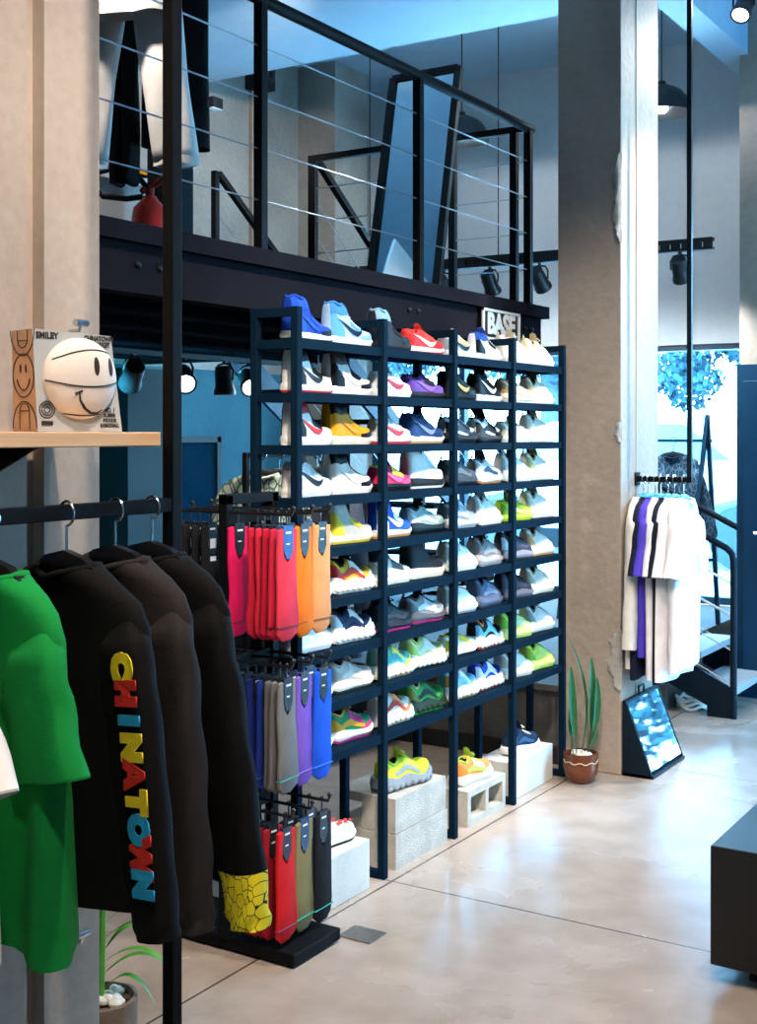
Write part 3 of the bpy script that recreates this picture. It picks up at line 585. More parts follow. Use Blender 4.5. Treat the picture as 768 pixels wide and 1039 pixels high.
# style, (sole, tread, base, toe, heel, collar, stripe, lace), description
SH = {
 1: [('high', (WH, BK, '#1b3f9f', BK, '#1c49b4', '#1c49b4', '#1c49b4', BK), 'black and royal blue high-top with white sole'),
     ('high', (WH, WH, '#a9cdea', '#7fb2dc', '#5b9fd8', '#3c7fc0', '#182848', WH), 'sky blue and white high-top with navy side stripe'),
     ('high', ('#26282c', BK, '#2a2d33', BK, BK, '#7fa6c0', None, BK), 'black high-top with pale blue collar'),
     ('low', (WH, '#c03038', '#d33a38', '#c52a2c', '#c52a2c', '#d8453f', '#e6dcd2', '#d8453f'), 'red low-top sneaker with white midsole'),
     ('low', (WH, WH, '#c9cbd0', '#b8bcc4', '#8d929c', '#c9a672', BK, WH), 'pale grey low-top with tan collar'),
     ('mid', (WH, WH, '#d9dadc', '#e6e4de', BK, '#2a4a9a', None, WH), 'pale grey sneaker with black heel band'),
     ('foam', ('#efe9da', CR, '#eee7d6', '#e7dfcc', '#e2d8c2', '#d9ceb6', '#eae2cf', CR), 'off-white padded runner seen behind the post'),
     ('foam', ('#efe5cc', CR, '#ebe0c4', '#e7dcc0', '#ddcfae', '#c8b68e', '#efe6cf', '#e2d6b8'), 'cream bulky runner')],
 2: [('high', (WH, '#b3282e', WH, WH, BK, BK, '#26221f', BK), 'black and white high-top with red tread'),
     ('high', (WH, WH, '#d9d5d0', BK, BK, '#3a2d2e', '#f1eeea', BK), 'black and white high-top with dark maroon ankle'),
     ('low', (WH, WH, '#ecebea', '#e4e3e2', '#b9bcbc', '#d9d9d8', '#b02a3c', WH), 'white low-top with crimson stripe and grey heel'),
     ('low', ('#2a2a30', BK, '#6d4aa0', '#7a56ab', '#5b3b8c', '#2d2738', '#8a64bd', '#5b3b8c'), 'purple suede low-top on dark sole'),
     ('mid', ('#1d1f22', BK, BK, '#1b1d20', '#1b1d20', BK, '#b79a50', BK), 'all black sneaker with gold stripe'),
     ('mid', (WH, WH, BK, '#24262a', BK, BK, WH, '#cf8a4a'), 'black mid-top with white stripe and white sole'),
     ('runner', ('#ecd9bd', CR, '#d9b48c', '#e2c29d', '#b98a5c', '#b98a5c', '#e6cfb0', CR), 'tan runner with cream sole'),
     ('foam', ('#efe2c6', CR, '#ece3cf', '#e7dcc2', '#c9b48c', '#5a5038', '#f0e8d6', CR), 'cream runner with dark pull tab')],
 3: [('high', (WH, WH, WH, WH, BK, '#a52427', '#b5262b', BK), 'black, red and white high-top'),
     ('high', ('#efe7da', CR, '#e0941f', BK, '#e0941f', BK, '#e0941f', BK), 'orange-yellow and black high-top on white sole'),
     ('low', (WH, '#c23a42', '#f0efec', WH, '#b8bdc1', '#d9d8d6', '#c0343d', WH), 'white low-top with red stripe and red tread'),
     ('mid', (WH, '#c9a06c', '#27406f', '#223a66', '#27406f', '#1b2c50', '#7d8fae', WH), 'navy mid-top with white sole and gum tread'),
     ('runner', ('#2c2f34', BK, '#c6c8c6', BK, BK, BK, '#35383d', WH), 'black and white patterned runner'),
     ('runner', (DG, BK, '#d6d6cf', BK, '#2b2f2c', BK, '#1f2226', '#e3e3dd'), 'black runner with white zebra stripes'),
     ('low', ('#efe6d6', CR, '#f0eadd', '#efe8da', '#d8c3a4', '#d8c3a4', None, WH), 'white canvas low-top with tan heel'),
     ('foam', ('#eeeae0', CR, '#e9e5da', '#e4dfd2', '#dcd6c6', '#d3ccba', '#efece4', WH), 'bright white bulky runner')],
 4: [('mid', (WH, WH, '#edece8', '#f2f0ec', '#bfc3c4', '#e6e2dc', BK, WH), 'white mid-top with black side stripe'),
     ('high', ('#f2efe9', WH, '#eaddd0', BK, '#f0dfd0', BK, WH, BK), 'black and cream high-top with white stripe'),
     ('low', (BK, BK, '#cf2a55', '#e0457a', '#c22345', '#e6d23a', '#d85a94', '#cf2a55'), 'red and yellow low-top on black sole'),
     ('boot', ('#26282b', WH, '#f0ece4', '#f0ece4', WH, '#efe7d8', None, WH), 'white sock boot on striped black sole'),
     ('runner', ('#3a3d42', BK, '#4b4d52', DG, '#2e3035', BK, '#6b6e73', GY), 'dark grey mesh runner'),
     ('runner', ('#e9e6dd', '#b97a4a', '#c9cbc9', '#d8d8d2', '#b3b6b6', '#5b6066', '#32455a', WH), 'light grey runner with dark blue panel'),
     ('foam', ('#ece8de', CR, '#e6e4dc', '#efece4', '#c9c9c2', '#b6b8b2', '#f1eee7', WH), 'white runner with grey collar'),
     ('foam', ('#f0e9d8', CR, '#efe9da', '#eee6d4', '#cbbd84', '#a9a060', '#f2ecdf', CR), 'off-white runner with olive collar')],
 5: [('low', (WH, WH, '#cc3438', '#eeeae6', '#cc3438', WH, '#eeeae6', WH), 'red and white low-top half hidden by socks'),
     ('high', ('#efebd6', '#d9c23a', '#b3b1a6', '#edeae2', '#d9c432', '#b8b6aa', None, WH), 'grey high-top with yellow band and white toe'),
     ('high', ('#f0e6d6', '#c98a50', '#2450c0', '#2a59cc', '#e8e6e4', '#1d43a8', '#eeeeee', WH), 'royal blue and white high-top'),
     ('runner', ('#223036', BK, '#9fb3ab', '#8ba39a', '#d8ddd6', '#2c3336', '#dfe5e0', '#d8ddd6'), 'sage grey mesh runner with dark sole'),
     ('runner', ('#d3d5d4', GY, '#8f9094', '#a5a6a8', '#6c6a6c', '#57555a', '#b9babb', WH), 'mid grey runner with pale sole'),
     ('foam', ('#ebe7dc', CR, '#dcdad2', '#e6e3da', '#bfbdb4', '#c8c6bc', '#eceae2', WH), 'white and stone runner'),
     ('low', ('#c8e04a', '#b5d030', '#a8cc3a', '#d6e96e', '#8fb52c', '#86ad2a', '#dff07e', '#c8e04a'), 'lime green low-top'),
     ('foam', ('#f0e9d9', CR, '#efe9db', '#ece5d4', '#cfc8b2', '#a8a38e', '#f1ece0', WH), 'ivory runner with taupe tongue')],
 6: [('low', (WH, WH, '#efece6', '#efece6', WH, WH, None, WH), 'plain white low-top peeking past the socks'),
     ('chunky', ('#eeeade', WH, '#e8b02c', '#eeeade', '#c8302c', BK, '#d93a2e', BK), 'yellow and red chunky runner with thick white sole'),
     ('low', ('#ece2cf', CR, '#eae6dc', '#e8e2d4', '#b5b2aa', '#3b3a3a', None, WH), 'cream low-top beside a black boot'),
     ('boot', ('#e9dcc0', CR, '#23262b', '#23262b', BK, BK, None, BK), 'black sock boot on thick cream sole'),
     ('foam', ('#e9e5da', CR, '#e5e2d8', '#ebe8df', '#c9c5b8', '#6f6c66', '#f0ede6', WH), 'white runner with taupe tongue and wave sole'),
     ('foam', ('#a8a09c', '#8d8682', '#8c807e', '#9a8f8c', '#746a6a', '#5e5658', '#b0a8a4', '#6a6264'), 'mauve grey runner'),
     ('foam', ('#8f9099', DG, '#4a4b5a', '#3a3b49', '#d9dadd', '#2c2c38', '#5b5c6e', BK), 'dark slate runner with white heel'),
     ('foam', ('#f0e6d2', '#d89a5c', '#ece4d6', '#efe6d6', '#dca878', '#a79c8c', '#f0eadf', '#8d8478'), 'cream runner with orange tinted sole and big bow')],
 7: [('low', (WH, WH, '#efece6', '#efece6', WH, WH, None, WH), 'white rounded low-top toe beside the socks'),
     ('chunky', ('#eeece6', WH, NV, '#eeece6', '#e6e4de', BK, '#2a3654', WH), 'navy and white chunky sneaker'),
     ('runner', ('#222428', '#c0307c', '#2a2c30', BK, BK, BK, '#3a3d42', DG), 'black runner with pink tread'),
     ('runner', ('#5b5a5e', '#c0307c', '#8e9090', '#c4c6c5', '#6d6f70', '#4a4b4c', '#e3e4e2', DG), 'grey runner with pink tread'),
     ('foam', ('#dedfdb', GY, '#d6d6d0', '#e2e2dc', '#bdbcb2', '#8a8880', '#ecebe6', WH), 'pale grey wave runner'),
     ('foam', ('#5a6377', DG, '#5d6880', '#6b7690', '#454e64', '#3c4458', '#8690a6', '#39415a'), 'slate blue wave runner'),
     ('foam', ('#6a6a78', DG, '#3c3c4a', '#30303c', '#54545f', '#25252f', '#4c4c5c', BK), 'charcoal wave runner'),
     ('foam', ('#efe8d4', CR, '#e8e0cc', '#ece6d6', '#b6ae98', '#8d8876', '#efeada', '#7d7868'), 'cream wave runner with grey-green laces')],
 8: [('low', (WH, WH, '#efece6', '#efece6', WH, WH, None, WH), 'white low-top hidden behind blue socks'),
     ('runner', ('#e9e0d0', '#3a3632', '#cfc4b8', '#e0d8cc', '#beb2a6', '#c9beb2', '#e6dfd4', '#d9cfc3'), 'beige leather runner'),
     ('chunky', ('#f0e2cc', '#e0b890', '#7fc4b4', '#e6d84a', '#d97a70', '#eadfd0', '#4fb0b4', WH), 'teal, coral and yellow chunky runner'),
     ('chunky', ('#efeade', '#2a3a22', '#dfe6a8', '#eef0e2', '#c8dc6a', '#c2cf6c', '#f2f2ea', '#d4e08a'), 'lime and white chunky runner with studded tread'),
     ('low', ('#eeeae0', '#222222', '#efece6', '#eeeae2', '#e6c02a', '#e6c02a', None, WH), 'white low-top with yellow heel'),
     ('chunky', ('#ece9e2', '#c8492a', '#1e2226', '#77bcd0', '#77bcd0', '#d8824a', '#8fd0e0', BK), 'black and light blue runner with orange collar'),
     ('foam', ('#d4ea8a', '#c0d870', '#c6e07a', '#dcefa4', '#8cc43c', '#84bc3c', '#e4f2b8', '#c6e07a'), 'pale lime runner'),
     ('foam', ('#eceae2', '#d6d4cc', '#dfddd5', '#e9e7df', '#8f918a', '#6f726c', '#efede6', GY), 'white runner with grey heel and tongue')],
 9: [('low', (WH, WH, '#efece6', '#efece6', WH, WH, None, WH), 'white low-top hidden behind bright blue socks'),
     ('runner', ('#ece6da', '#c03a7c', '#1f8a5c', '#c83a80', '#e0a42c', '#d8a850', '#e0a42c', '#e6b0b8'), 'green, pink and mustard runner'),
     ('chunky', ('#ece2d2', '#e0d2bc', '#e8e0d2', '#e8824a', '#d9a86a', '#ece2d2', '#c8402c', BK), 'cream and orange chunky runner'),
     ('chunky', ('#2a3a2c', '#3fae3c', '#4caa50', '#2c7a48', '#8a8a3a', '#cbbf84', '#2f3a34', '#3c6a44'), 'green and black trail runner'),
     ('chunky', ('#ece9e2', '#e0a040', '#8fc6da', '#e9e6de', '#c87a2c', '#c87a2c', '#a5d4e2', WH), 'light blue and orange runner'),
     ('chunky', ('#efece6', '#c8402c', '#2450c4', '#e8e4e6', '#e8e4e6', '#4a4a50', '#f0dfe2', BK), 'royal blue and white runner with red tread'),
     ('foam', ('#f0e6da', '#e9c8b0', '#dcd8d4', '#efece8', '#b8a894', '#9c9488', '#efecea', WH), 'pale grey runner with beige heel'),
     ('foam', ('#dcec7c', '#c8dc5c', '#d0e468', '#e0f08c', '#9cbc38', '#94b434', '#d8ea7c', '#b8d050'), 'neon lime runner with big pull tab')]}
ROWN = ['on the top shelf of the rack', 'on the second shelf from the top', 'on the third shelf from the top', 'on the fourth shelf from the top', 'on the middle shelf of the rack',
        'on the fourth shelf from the bottom', 'on the third shelf from the bottom', 'on the second shelf from the bottom', 'on the lowest shelf']
for row in range(1, 10):
    for i, (style, c, desc) in enumerate(SH[row]):
        bay, pos = divmod(i, 2)
        y = SY + BAY * bay + (.178 if pos == 0 else .422)
        ang = 0 + 4 * (bay == 3) + ((row * 5 + i * 3) % 5 - 2) * 1.8
        L = .252
        t = thing('sneaker', f'{desc} {ROWN[row - 1]}', 'sneaker', (-2.455, y, LEV[row - 1] + .001), R(90 - ang), 'sneakers on the black shelf rack')
        sneaker(t, style, L, c)

# ------------------------------------------------------------------ concrete blocks and floor sneakers under the rack
def block(name, x0, y0, z0, x1, y1, z1, holes, lab, m, group=None, rz=0):
    """concrete block with real cavities. holes: axis along which two cavities run"""
    t = MB(); w = .028
    if holes == 'Y':      # cavities open to the front, seen along Y
        xm = (x0 + x1) / 2
        for a, b_ in ((x0, x0 + w), (xm - w / 2, xm + w / 2), (x1 - w, x1)): t.box(a, y0, z0 + w, b_, y1, z1 - w)
        t.box(x0, y0, z0, x1, y1, z0 + w); t.box(x0, y0, z1 - w, x1, y1, z1)
    elif holes == 'X':
        ym = (y0 + y1) / 2
        for a, b_ in ((y0, y0 + w), (ym - w / 2, ym + w / 2), (y1 - w, y1)): t.box(x0, a, z0 + w, x1, b_, z1 - w)
        t.box(x0, y0, z0, x1, y1, z0 + w); t.box(x0, y0, z1 - w, x1, y1, z1)
    elif holes == 'E':    # open cells at the near end: two tongues and a notch, solid behind
        t.box(x0 + .055, y0, z0, x1, y1, z1)
        for a, b_ in ((z0, z0 + .028), (z1 - .034, z1)): t.prism([(x0 + .0555, y0 + .005), (x0 + .0555, y1), (x0 - .05, y1), (x0 - .07, y0 + .11), (x0 - .055, y0 + .04), (x0 - .01, y0 + .012)], 'Z', a, b_)
    else: t.box(x0, y0, z0, x1, y1, z1)
    c = ((x0 + x1) / 2, (y0 + y1) / 2, z0); t.v = [(p[0] - c[0], p[1] - c[1], p[2] - c[2]) for p in t.v]
    o = t.build(name, m, bevel=0 if holes else .004, loc=c, rot=(0, 0, rz)); tag(o, lab, 'concrete block', group); return o
G = 'concrete blocks under the sneaker rack'
block('concrete_block', -2.54, 3.40, 0, -2.36, 3.72, .175, None, 'pale smooth concrete block carrying a checkered slip-on beside the sock stand', M_BLOCKW, G)
block('concrete_block', -2.585, 3.92, 0, -2.375, 4.31, .128, 'E', 'rough grey concrete block, lower one of the stack of two', M_BLOCK, G)
block('concrete_block', -2.581, 3.925, .131, -2.379, 4.306, .258, 'E', 'rough grey concrete block, upper one of the stack of two', M_BLOCK, G)
block('concrete_block', -2.545, 4.50, 0, -2.385, 4.845, .145, 'X', 'hollow concrete block with two open cavities facing the aisle', M_BLOCK, G)
block('concrete_block', -2.56, 4.93, 0, -2.39, 5.35, .165, None, 'pale concrete block under a navy sneaker at the far end of the rack', M_BLOCKW, G)
t = thing('slip_on_shoe', 'checkered white slip-on with red flowers on the pale block beside the socks', 'sneaker', (-2.45, 3.60, .176), R(88), 'sneakers on concrete blocks')
sneaker(t, 'slip', .25, (WH, '#2c2c2c', '#d9d6cf', WH, BK, '#26282c', None, WH))
b = MB()
for i in range(14):
    b.ball((.01 + .075 * random.random(), -.03 + .06 * random.random(), .066), (.008, .008, .004), 6)
b.build('flower_print', mat('#d8402c', .6), t)
t = thing('sneaker', 'neon lime chunky runner with grey wave sole standing on the block stack', 'sneaker', (-2.46, 4.11, .259), R(84), 'sneakers on concrete blocks')
sneaker(t, 'chunky', .30, ('#8f979c', '#4a5056', '#d8e838', '#c9d83a', '#e4d23a', '#c6dc4c', '#9aa4a8', '#dcec5c'))
t = thing('sneaker', 'lime and orange runner with pale sole on the hollow block', 'sneaker', (-2.46, 4.67, .146), R(86), 'sneakers on concrete blocks')
sneaker(t, 'runner', .26, ('#e8e6e0', '#d6d4cc', '#e8904a', '#d9d0b8', '#e08a3c', '#a8d04a', '#b8d858', '#b8d858'))
t = thing('sneaker', 'navy runner with white sole on the block at the far end', 'sneaker', (-2.46, 5.15, .166), R(88), 'sneakers on concrete blocks')
sneaker(t, 'runner', .26, ('#e6e8ea', WH, '#1f3350', '#1a2b46', '#24405f', '#1a2b46', '#33587a', WH))
# ------------------------------------------------------------------ shop sign on the beam
sg = thing('shop_sign', 'white framed shop sign reading BASE on the mezzanine beam', 'sign', (-2.70, 5.44, 2.108))
b = MB(); hw_, hh_ = .2, .085
for a in ((-hw_, hh_ - .012, hw_, hh_), (-hw_, -hh_, hw_, -hh_ + .012), (-hw_, -hh_, -hw_ + .014, hh_), (hw_ - .014, -hh_, hw_, hh_)): b.box(-.006, a[0], a[1], .006, a[2], a[3])
b.box(-.006, -hw_, -.062, .006, hw_, -.05)
b.build('frame', mat('#f4f4f2', .5, 0, .02, 20), sg); MB().box(-.008, -hw_, -hh_, -.003, hw_, hh_).build('backing', M_DARK, sg)
lettering('BASE', .135, frame_matrix((.001, 0, .012), (0, 1, 0), (0, 0, 1)), mat('#f4f4f2', .5, 0, .02, 20), sg, 'lettering', .002, .006, sx=1.0)

# ================================================================== CLOTHES AND RAILS
def cloth(c, var=.1): return mat(c, .85, 0, var, 12, bump=.12, bscale=260, spec=.2)
def hanger(x, y, z, yaw, lab, group, col='#111114', hook=M_CHROME, w=.19):
    t = thing('clothes_hanger', lab, 'hanger', (x, y, z), yaw, group); b = MB()
    pts = [(-w, -.118), (-w * .8, -.090), (-.06, -.042), (0, -.03), (.06, -.042), (w * .8, -.090), (w, -.118)]
    b.loft([[(px, dy, pz + dz) for dy, dz in ((-.011, -.016), (-.013, 0), (-.008, .014), (.008, .014), (.013, 0), (.011, -.016))] for px, pz in pts])
    b.build('arms', mat(col, .35, 0, .1, 20), t, smooth=True)
    h = MB(); h.tube([(0, 0, -.03), (0, 0, .018), (.0, 0, .028)] + [(.022 * math.cos(a) - .0, 0, .050 + .022 * math.sin(a)) for a in np.linspace(-1.35, 3.5, 14)], .0028, 6)
    h.build('hook', hook, t, smooth=True); return t
SLEEVE = {}
def garment(name, lab, cat, loc, yaw, col, W=.25, LEN=.68, slv='short', group=None, flare=.01, thick=.05, seed=0, sw=.085, cuff=None, collar=None, slen=None, open_neck=True, nofold=1.0, mat_=None, out=None, parts=None):
    """hanging top: loc is the collar; local x runs along the shoulders, -y faces the front"""
    t = thing(name, lab, cat, loc, yaw, group); m = mat_ or cloth(col); rnd = random.Random(seed); N = 44
    ph = [rnd.uniform(0, 6.28) for _ in range(6)]
    rows = [(0, .075, .045), (-.012, .10, .042), (-.035, .155, .036), (-.06, W * .84, .034), (-.10, W * .94, .034), (-.16, W * .96, .04)]
    for i in range(1, 13):
        u = i / 12; rows.append((-.16 - (LEN - .16) * u, W * (.96 + .03 * u) + flare * u * math.sin(u * 2), .04 + (thick - .04) * u))
    b = MB(); rings = []
    for (z, w, d) in rows:
        fa = min(1, max(0, (-z - .08) / .3)) * nofold; rg = []
        for j in range(N):
            a = 2 * math.pi * j / N; cx = math.cos(a); sy = math.sin(a)
            x = w * (abs(cx) ** .75) * (1 if cx > 0 else -1); y = d * (abs(sy) ** .8) * (1 if sy > 0 else -1)
            f = fa * (.010 * math.sin(26 * x + ph[0] + 2.0 * z) + .007 * math.sin(47 * x + ph[1] - 3 * z) + .012 * math.sin(13 * x + ph[2]))
            dz = .006 * math.sin(18 * x + ph[3]) * max(0, (-z / LEN - .9) * 10)
            drop = -.02 * max(0, 1 - abs(x) / .09) * (1 if z > -.02 else 0) * (1.4 if sy < 0 else .3)
            rg.append((x, y + f, z + dz + drop))
        rings.append(rg)
    b.loft(rings, cap=False); b.build('body', m, t, smooth='all')
    # collar ribbing
    MB().tube([(.078 * math.cos(a), .045 * math.sin(a), -.004 - .022 * (1 if math.sin(a) < 0 else .25) * max(0, 1 - abs(.078 * math.cos(a)) / .09)) for a in np.linspace(0, 2 * math.pi, 28, endpoint=False)], .0075, 6, loop=True).build('collar', cloth(collar or col), t, smooth='all')
    for sd in (-1, 1):
        if slv == 'none': break
        if slv == 'short':
            L_ = slen or .24; o_ = out if out is not None else .06
            rad = [sw * .62, sw * .8, sw * .95, sw]; oe = [W * .84, W * .985, W + .25 * o_ + .01, W + o_ + .02]; zz = [-.088, -.125, -.10 - L_ * .5, -.10 - L_]
        else:
            L_ = slen or .60; o_ = out if out is not None else .05
            rad = [sw * .55, sw * .75, sw * .9, sw * .82, sw * .72, sw * .6, sw * .52]
            oe = [W * .84, W * .985, W + o_ * .3, W + o_ * .6, W + o_ * .85, W + o_, W + o_ + .003]; zz = [-.088, -.125, -.10 - L_ * .25, -.10 - L_ * .5, -.10 - L_ * .75, -.10 - L_ * .94, -.10 - L_]
        SLEEVE[t.name] = (zz, oe, rad)
        path = [(e - r_ * .96, z_) for e, r_, z_ in zip(oe, rad, zz)]
        rings = []; pts = []; M_ = 5
        for i in range(len(path) - 1):
            for q in range(M_): 
                u = q / M_; pts.append((path[i][0] * (1 - u) + path[i + 1][0] * u, path[i][1] * (1 - u) + path[i + 1][1] * u, rad[i] * (1 - u) + rad[i + 1] * u))
        pts.append((path[-1][0], path[-1][1], rad[-1]))
        for i, (px, pz, pr) in enumerate(pts):
            i0, i1 = max(0, i - 2), min(len(pts) - 1, i + 2); dx = pts[i1][0] - pts[i0][0]; dz = pts[i1][1] - pts[i0][1]; ln = math.hypot(dx, dz); nx, nz = -dz / ln, dx / ln
            rg = []
            for j in range(18):
                a = 2 * math.pi * j / 18; cx, sy = math.cos(a), math.sin(a); u = pr * (abs(cx) ** .7) * (1 if cx > 0 else -1)
                v = .030 * (abs(sy) ** .6) * (1 if sy > 0 else -1) * min(1, .6 + i * .06)
                v += .004 * math.sin(i * 1.1 + ph[4] + 5 * cx) * min(1, i / 6) * nofold
                rg.append((sd * (px + nx * u), v - .016 * min(1, i / 5), pz + nz * u * .5))
            rings.append(rg)
        k = len(rings)
        cut = int(k * .74) if (cuff and slv == 'long') else k - 1
        s_ = MB(); s_.loft(rings[:cut + 1], cap=False); s_.build('sleeve', m, t, smooth='all')
        if cuff and slv == 'long':
            s_ = MB(); s_.loft(rings[cut:], cap=False); s_.build('cuff', cuff, t, smooth='all')
        elif slv == 'short':
            s_ = MB(); s_.loft([rings[-1], [tuple(np.array(p) + np.array((0, 0, -.004))) for p in rings[-1]]], cap=False); s_.build('sleeve_hem', m, t)
    return t
# ------------------------------------------------------------------ near clothing rail carried by a floor-to-ceiling pole
RXX = -1.677; RZ = 1.458
cr = thing('clothing_rail', 'black steel clothing rail on a floor-to-ceiling pole in the left foreground', 'clothing rail', (RXX, 1.905, 0))
MB().box(-.014, -.014, 0, .014, .014, 4.4).build('pole', M_BLACK, cr, bevel=.002)
MB().box(-.012, -2.6, RZ - .014, .012, -.014, RZ + .014).build('hanging_bar', M_BLACK, cr, bevel=.002)
MB().box(-.05, -.05, 0, .05, .05, .008).build('foot_plate', M_BLACK, cr)
MB().box(-.012, -2.614, 0, .012, -2.59, 4.4).build('pole', M_BLACK, cr, bevel=.002)
HG = 'black hangers on the near rail'
for y, yw, lab in ((1.325, -12, 'black hanger holding the white tee on the near rail'), (1.45, -11, 'black hanger holding the green tee on the near rail'), (1.62, -10, 'black hanger holding the black long sleeve with coloured lettering'),
               (1.745, -9, 'black hanger holding the charcoal sweatshirt on the near rail'), (1.845, -7, 'black hanger nearest the pole, holding the black yellow-cuffed top')):
    hanger(RXX, y, RZ - .052, R(yw), lab, HG, w=.13 if y < 1.4 else .19)
GZ = RZ - .088
GG = 'tops on the near clothing rail'
garment('t_shirt', 'white tee at the far left edge of the near clothing rail', 't-shirt', (RXX, 1.325, GZ), R(-12), '#e9e6e2', .17, .58, 'short', GG, seed=1, slen=.21, out=.105)
garment('t_shirt', 'bright green tee hanging on the near clothing rail', 't-shirt', (RXX, 1.45, GZ), R(-11), '#0c8a3c', .225, .60, 'short', GG, seed=2, slen=.21, out=.045, thick=.06)
t = garment('long_sleeve_shirt', 'black long sleeve shirt with multicoloured lettering down the sleeve', 'long sleeve shirt', (RXX, 1.62, GZ), R(-10), '#070708', .25, .57, 'long', GG, seed=3, nofold=.45, slen=.50, out=.068, thick=.07, sw=.07)
for i, (ch, colr) in enumerate(zip('CHINATOWN', ('#f2d21a', '#d8281e', '#1d9fd0', '#f2d21a', '#d8281e', '#f2d21a', '#1d9fd0', '#d8281e', '#1d9fd0'))):
    z = -.155 - i * .0435; zz, oe, rad = SLEEVE[t.name]
    pr_at = lambda q: (float(np.interp(-q, [-v for v in zz], oe)), float(np.interp(-q, [-v for v in zz], rad)))
    e_, r_ = pr_at(z); lo = lettering(ch, .056, frame_matrix((e_ - .0245, 0, z), (0.09, 0, -1), (1, 0, .09)), mat(colr, .8), t, 'sleeve_letter', .0012, .006, sx=1.0)
    for v in lo.data.vertices:          # lay the print on the curved sleeve
        e_, r_ = pr_at(v.co.z); u = min(.78, abs(v.co.x - (e_ - r_ * .96)) / r_); c_ = u ** (1 / .7); v.co.y += -.030 * (1 - c_ * c_) ** .3 - .0225
garment('sweatshirt', 'washed charcoal sweatshirt hanging behind the lettered black shirt', 'sweatshirt', (RXX, 1.745, GZ), R(-9), '#2b2829', .23, .60, 'long', GG, seed=4, slen=.54, out=.05, sw=.075)
YC = cell_material('#f2e21c', '#15150a', 55, .03)
garment('long_sleeve_shirt', 'black long sleeve top with yellow black-veined cuff nearest the pole', 'long sleeve top', (RXX, 1.845, GZ), R(-7), '#070709', .225, .60, 'long', GG, seed=5, slen=.56, out=.095, cuff=YC, sw=.07)
# pine shelf with the boxed ball
sh = thing('wall_shelf', 'pale pine board shelf on the left pier above the clothing rail', 'shelf', (-1.85, 1.0, 1.575))
MB().box(-.155, -2.0, 0, .155, .892, .028).build('board', M_PINE, sh, bevel=.002)
for y in (-1.4, -.4, .6): MB().prism([(-.15, 0), (.12, 0), (-.15, -.12)], 'Y', y - .004, y + .004).build('bracket', M_BLACK, sh)
bx = thing('ball_box', 'grey and cardboard box with a white smiling basketball in its window', 'box', (-1.785, 1.755, 1.604), R(75))
# local frame: x to the right along the front face, front faces -y
bw, bd, bh = .172, .098, .196; tp = .010
M_BOXF = mat('#aeb6ba', .5, 0, .04, 10); M_CARD = mat('#c2a080', .8, 0, .08, 30); M_INK = mat('#2a2320', .7)
v = [(-bw/2, 0, 0), (bw/2 + .012, 0, 0), (bw/2 + .012, bd, 0), (-bw/2, bd, 0), (-bw/2 - .006, tp, bh), (bw/2 - .008, tp, bh - .006), (bw/2 - .008, bd - .004, bh - .006), (-bw/2 - .006, bd - .004, bh)]
b = MB(); b.add(v, [(0, 1, 5, 4)], 0); b.add(v, [(1, 2, 6, 5), (2, 3, 7, 6), (3, 0, 4, 7), (4, 5, 6, 7), (0, 3, 2, 1)], 1); b.build('carton', [M_BOXF, M_CARD], bx)
bl = MB(); br_ = .080; n0 = 0; bl.ball((0, 0, 0), (br_, .034, br_), 36); bl.v = [(p[0] + .006, p[1] + .006, p[2] + .103) for p in bl.v]
bl.build('ball', mat('#e6ded4', .55, 0, .03, 40, bump=.15, bscale=900), bx, smooth='all')
def onball(x, z): return (x + .006, .006 - .034 * math.sqrt(max(0, 1 - (x * x + z * z) / br_ ** 2)) - .0006, z + .103)
b = MB()
b.tube([onball(x, .012 + .30 * x * x * 6 - .028 + .0 * x) for x in np.linspace(-.078, .078, 24)], .0014, 6)
b.tube([onball(x, .030 + .026 * math.cos((x - .02) * 16)) for x in np.linspace(-.066, .062, 20)], .0012, 6)
b.tube([onball(x, -.066 - .006 * math.cos(x * 30)) for x in np.linspace(-.040, .040, 14)], .0014, 6)
b.build('seam', M_INK, bx, smooth=True)
for ex in (.020, .056):
    e = MB(); e.loft([[onball(ex + .0065 * r_ * math.cos(a), .024 + .0185 * r_ * math.sin(a)) for a in np.linspace(0, 6.283, 16, endpoint=False)] for r_ in (.05, .5, 1.0)], cap=True); e.build('eye', M_INK, bx)
b = MB(); sm = [(-.018, -.027), (-.014, -.043), (-.002, -.058), (.014, -.067), (.030, -.067), (.042, -.060)]
b.tube([onball(x, z) for x, z in sm], [.0012, .0022, .003, .003, .0024, .0012], 6); b.tube([onball(-.026, -.030), onball(-.012, -.0245)], .002, 6); b.build('smile', M_INK, bx, smooth=True)
FM = lambda x, z: frame_matrix((x, tp * z / bh - .0008, z), (1, 0, 0), (0, tp / bh, 1))
lettering('SMILEY', .017, FM(-.062, .184), M_INK, bx, 'lettering', .0004, .0006, sx=.9)
lettering('CHINATOWN', .0135, FM(.050, .183), M_INK, bx, 'lettering', .0004, .0006, sx=.75); lettering('MARKET', .0135, FM(.055, .171), M_INK, bx, 'lettering', .0004, .0006, sx=.75)
for i, s in enumerate(('NO. 1', 'RUBBER', 'INDOOR', 'BASKETBALL')): lettering(s, .010 if i else .013, FM(.070, .042 - .010 * i), M_INK, bx, 'lettering', .0004, .0003, sx=.75)
b = MB()
for r_ in (.006, .011, .016): b.tube([(-.066 + r_ * math.cos(a), tp * .04 / bh - .001, .042 + r_ * math.sin(a)) for a in np.linspace(0, 6.283, 24, endpoint=False)], .0011, 5, loop=True)
b.box(-.078, -.0006, .012, -.054, .001, .020); b.build('seal', M_INK, bx)
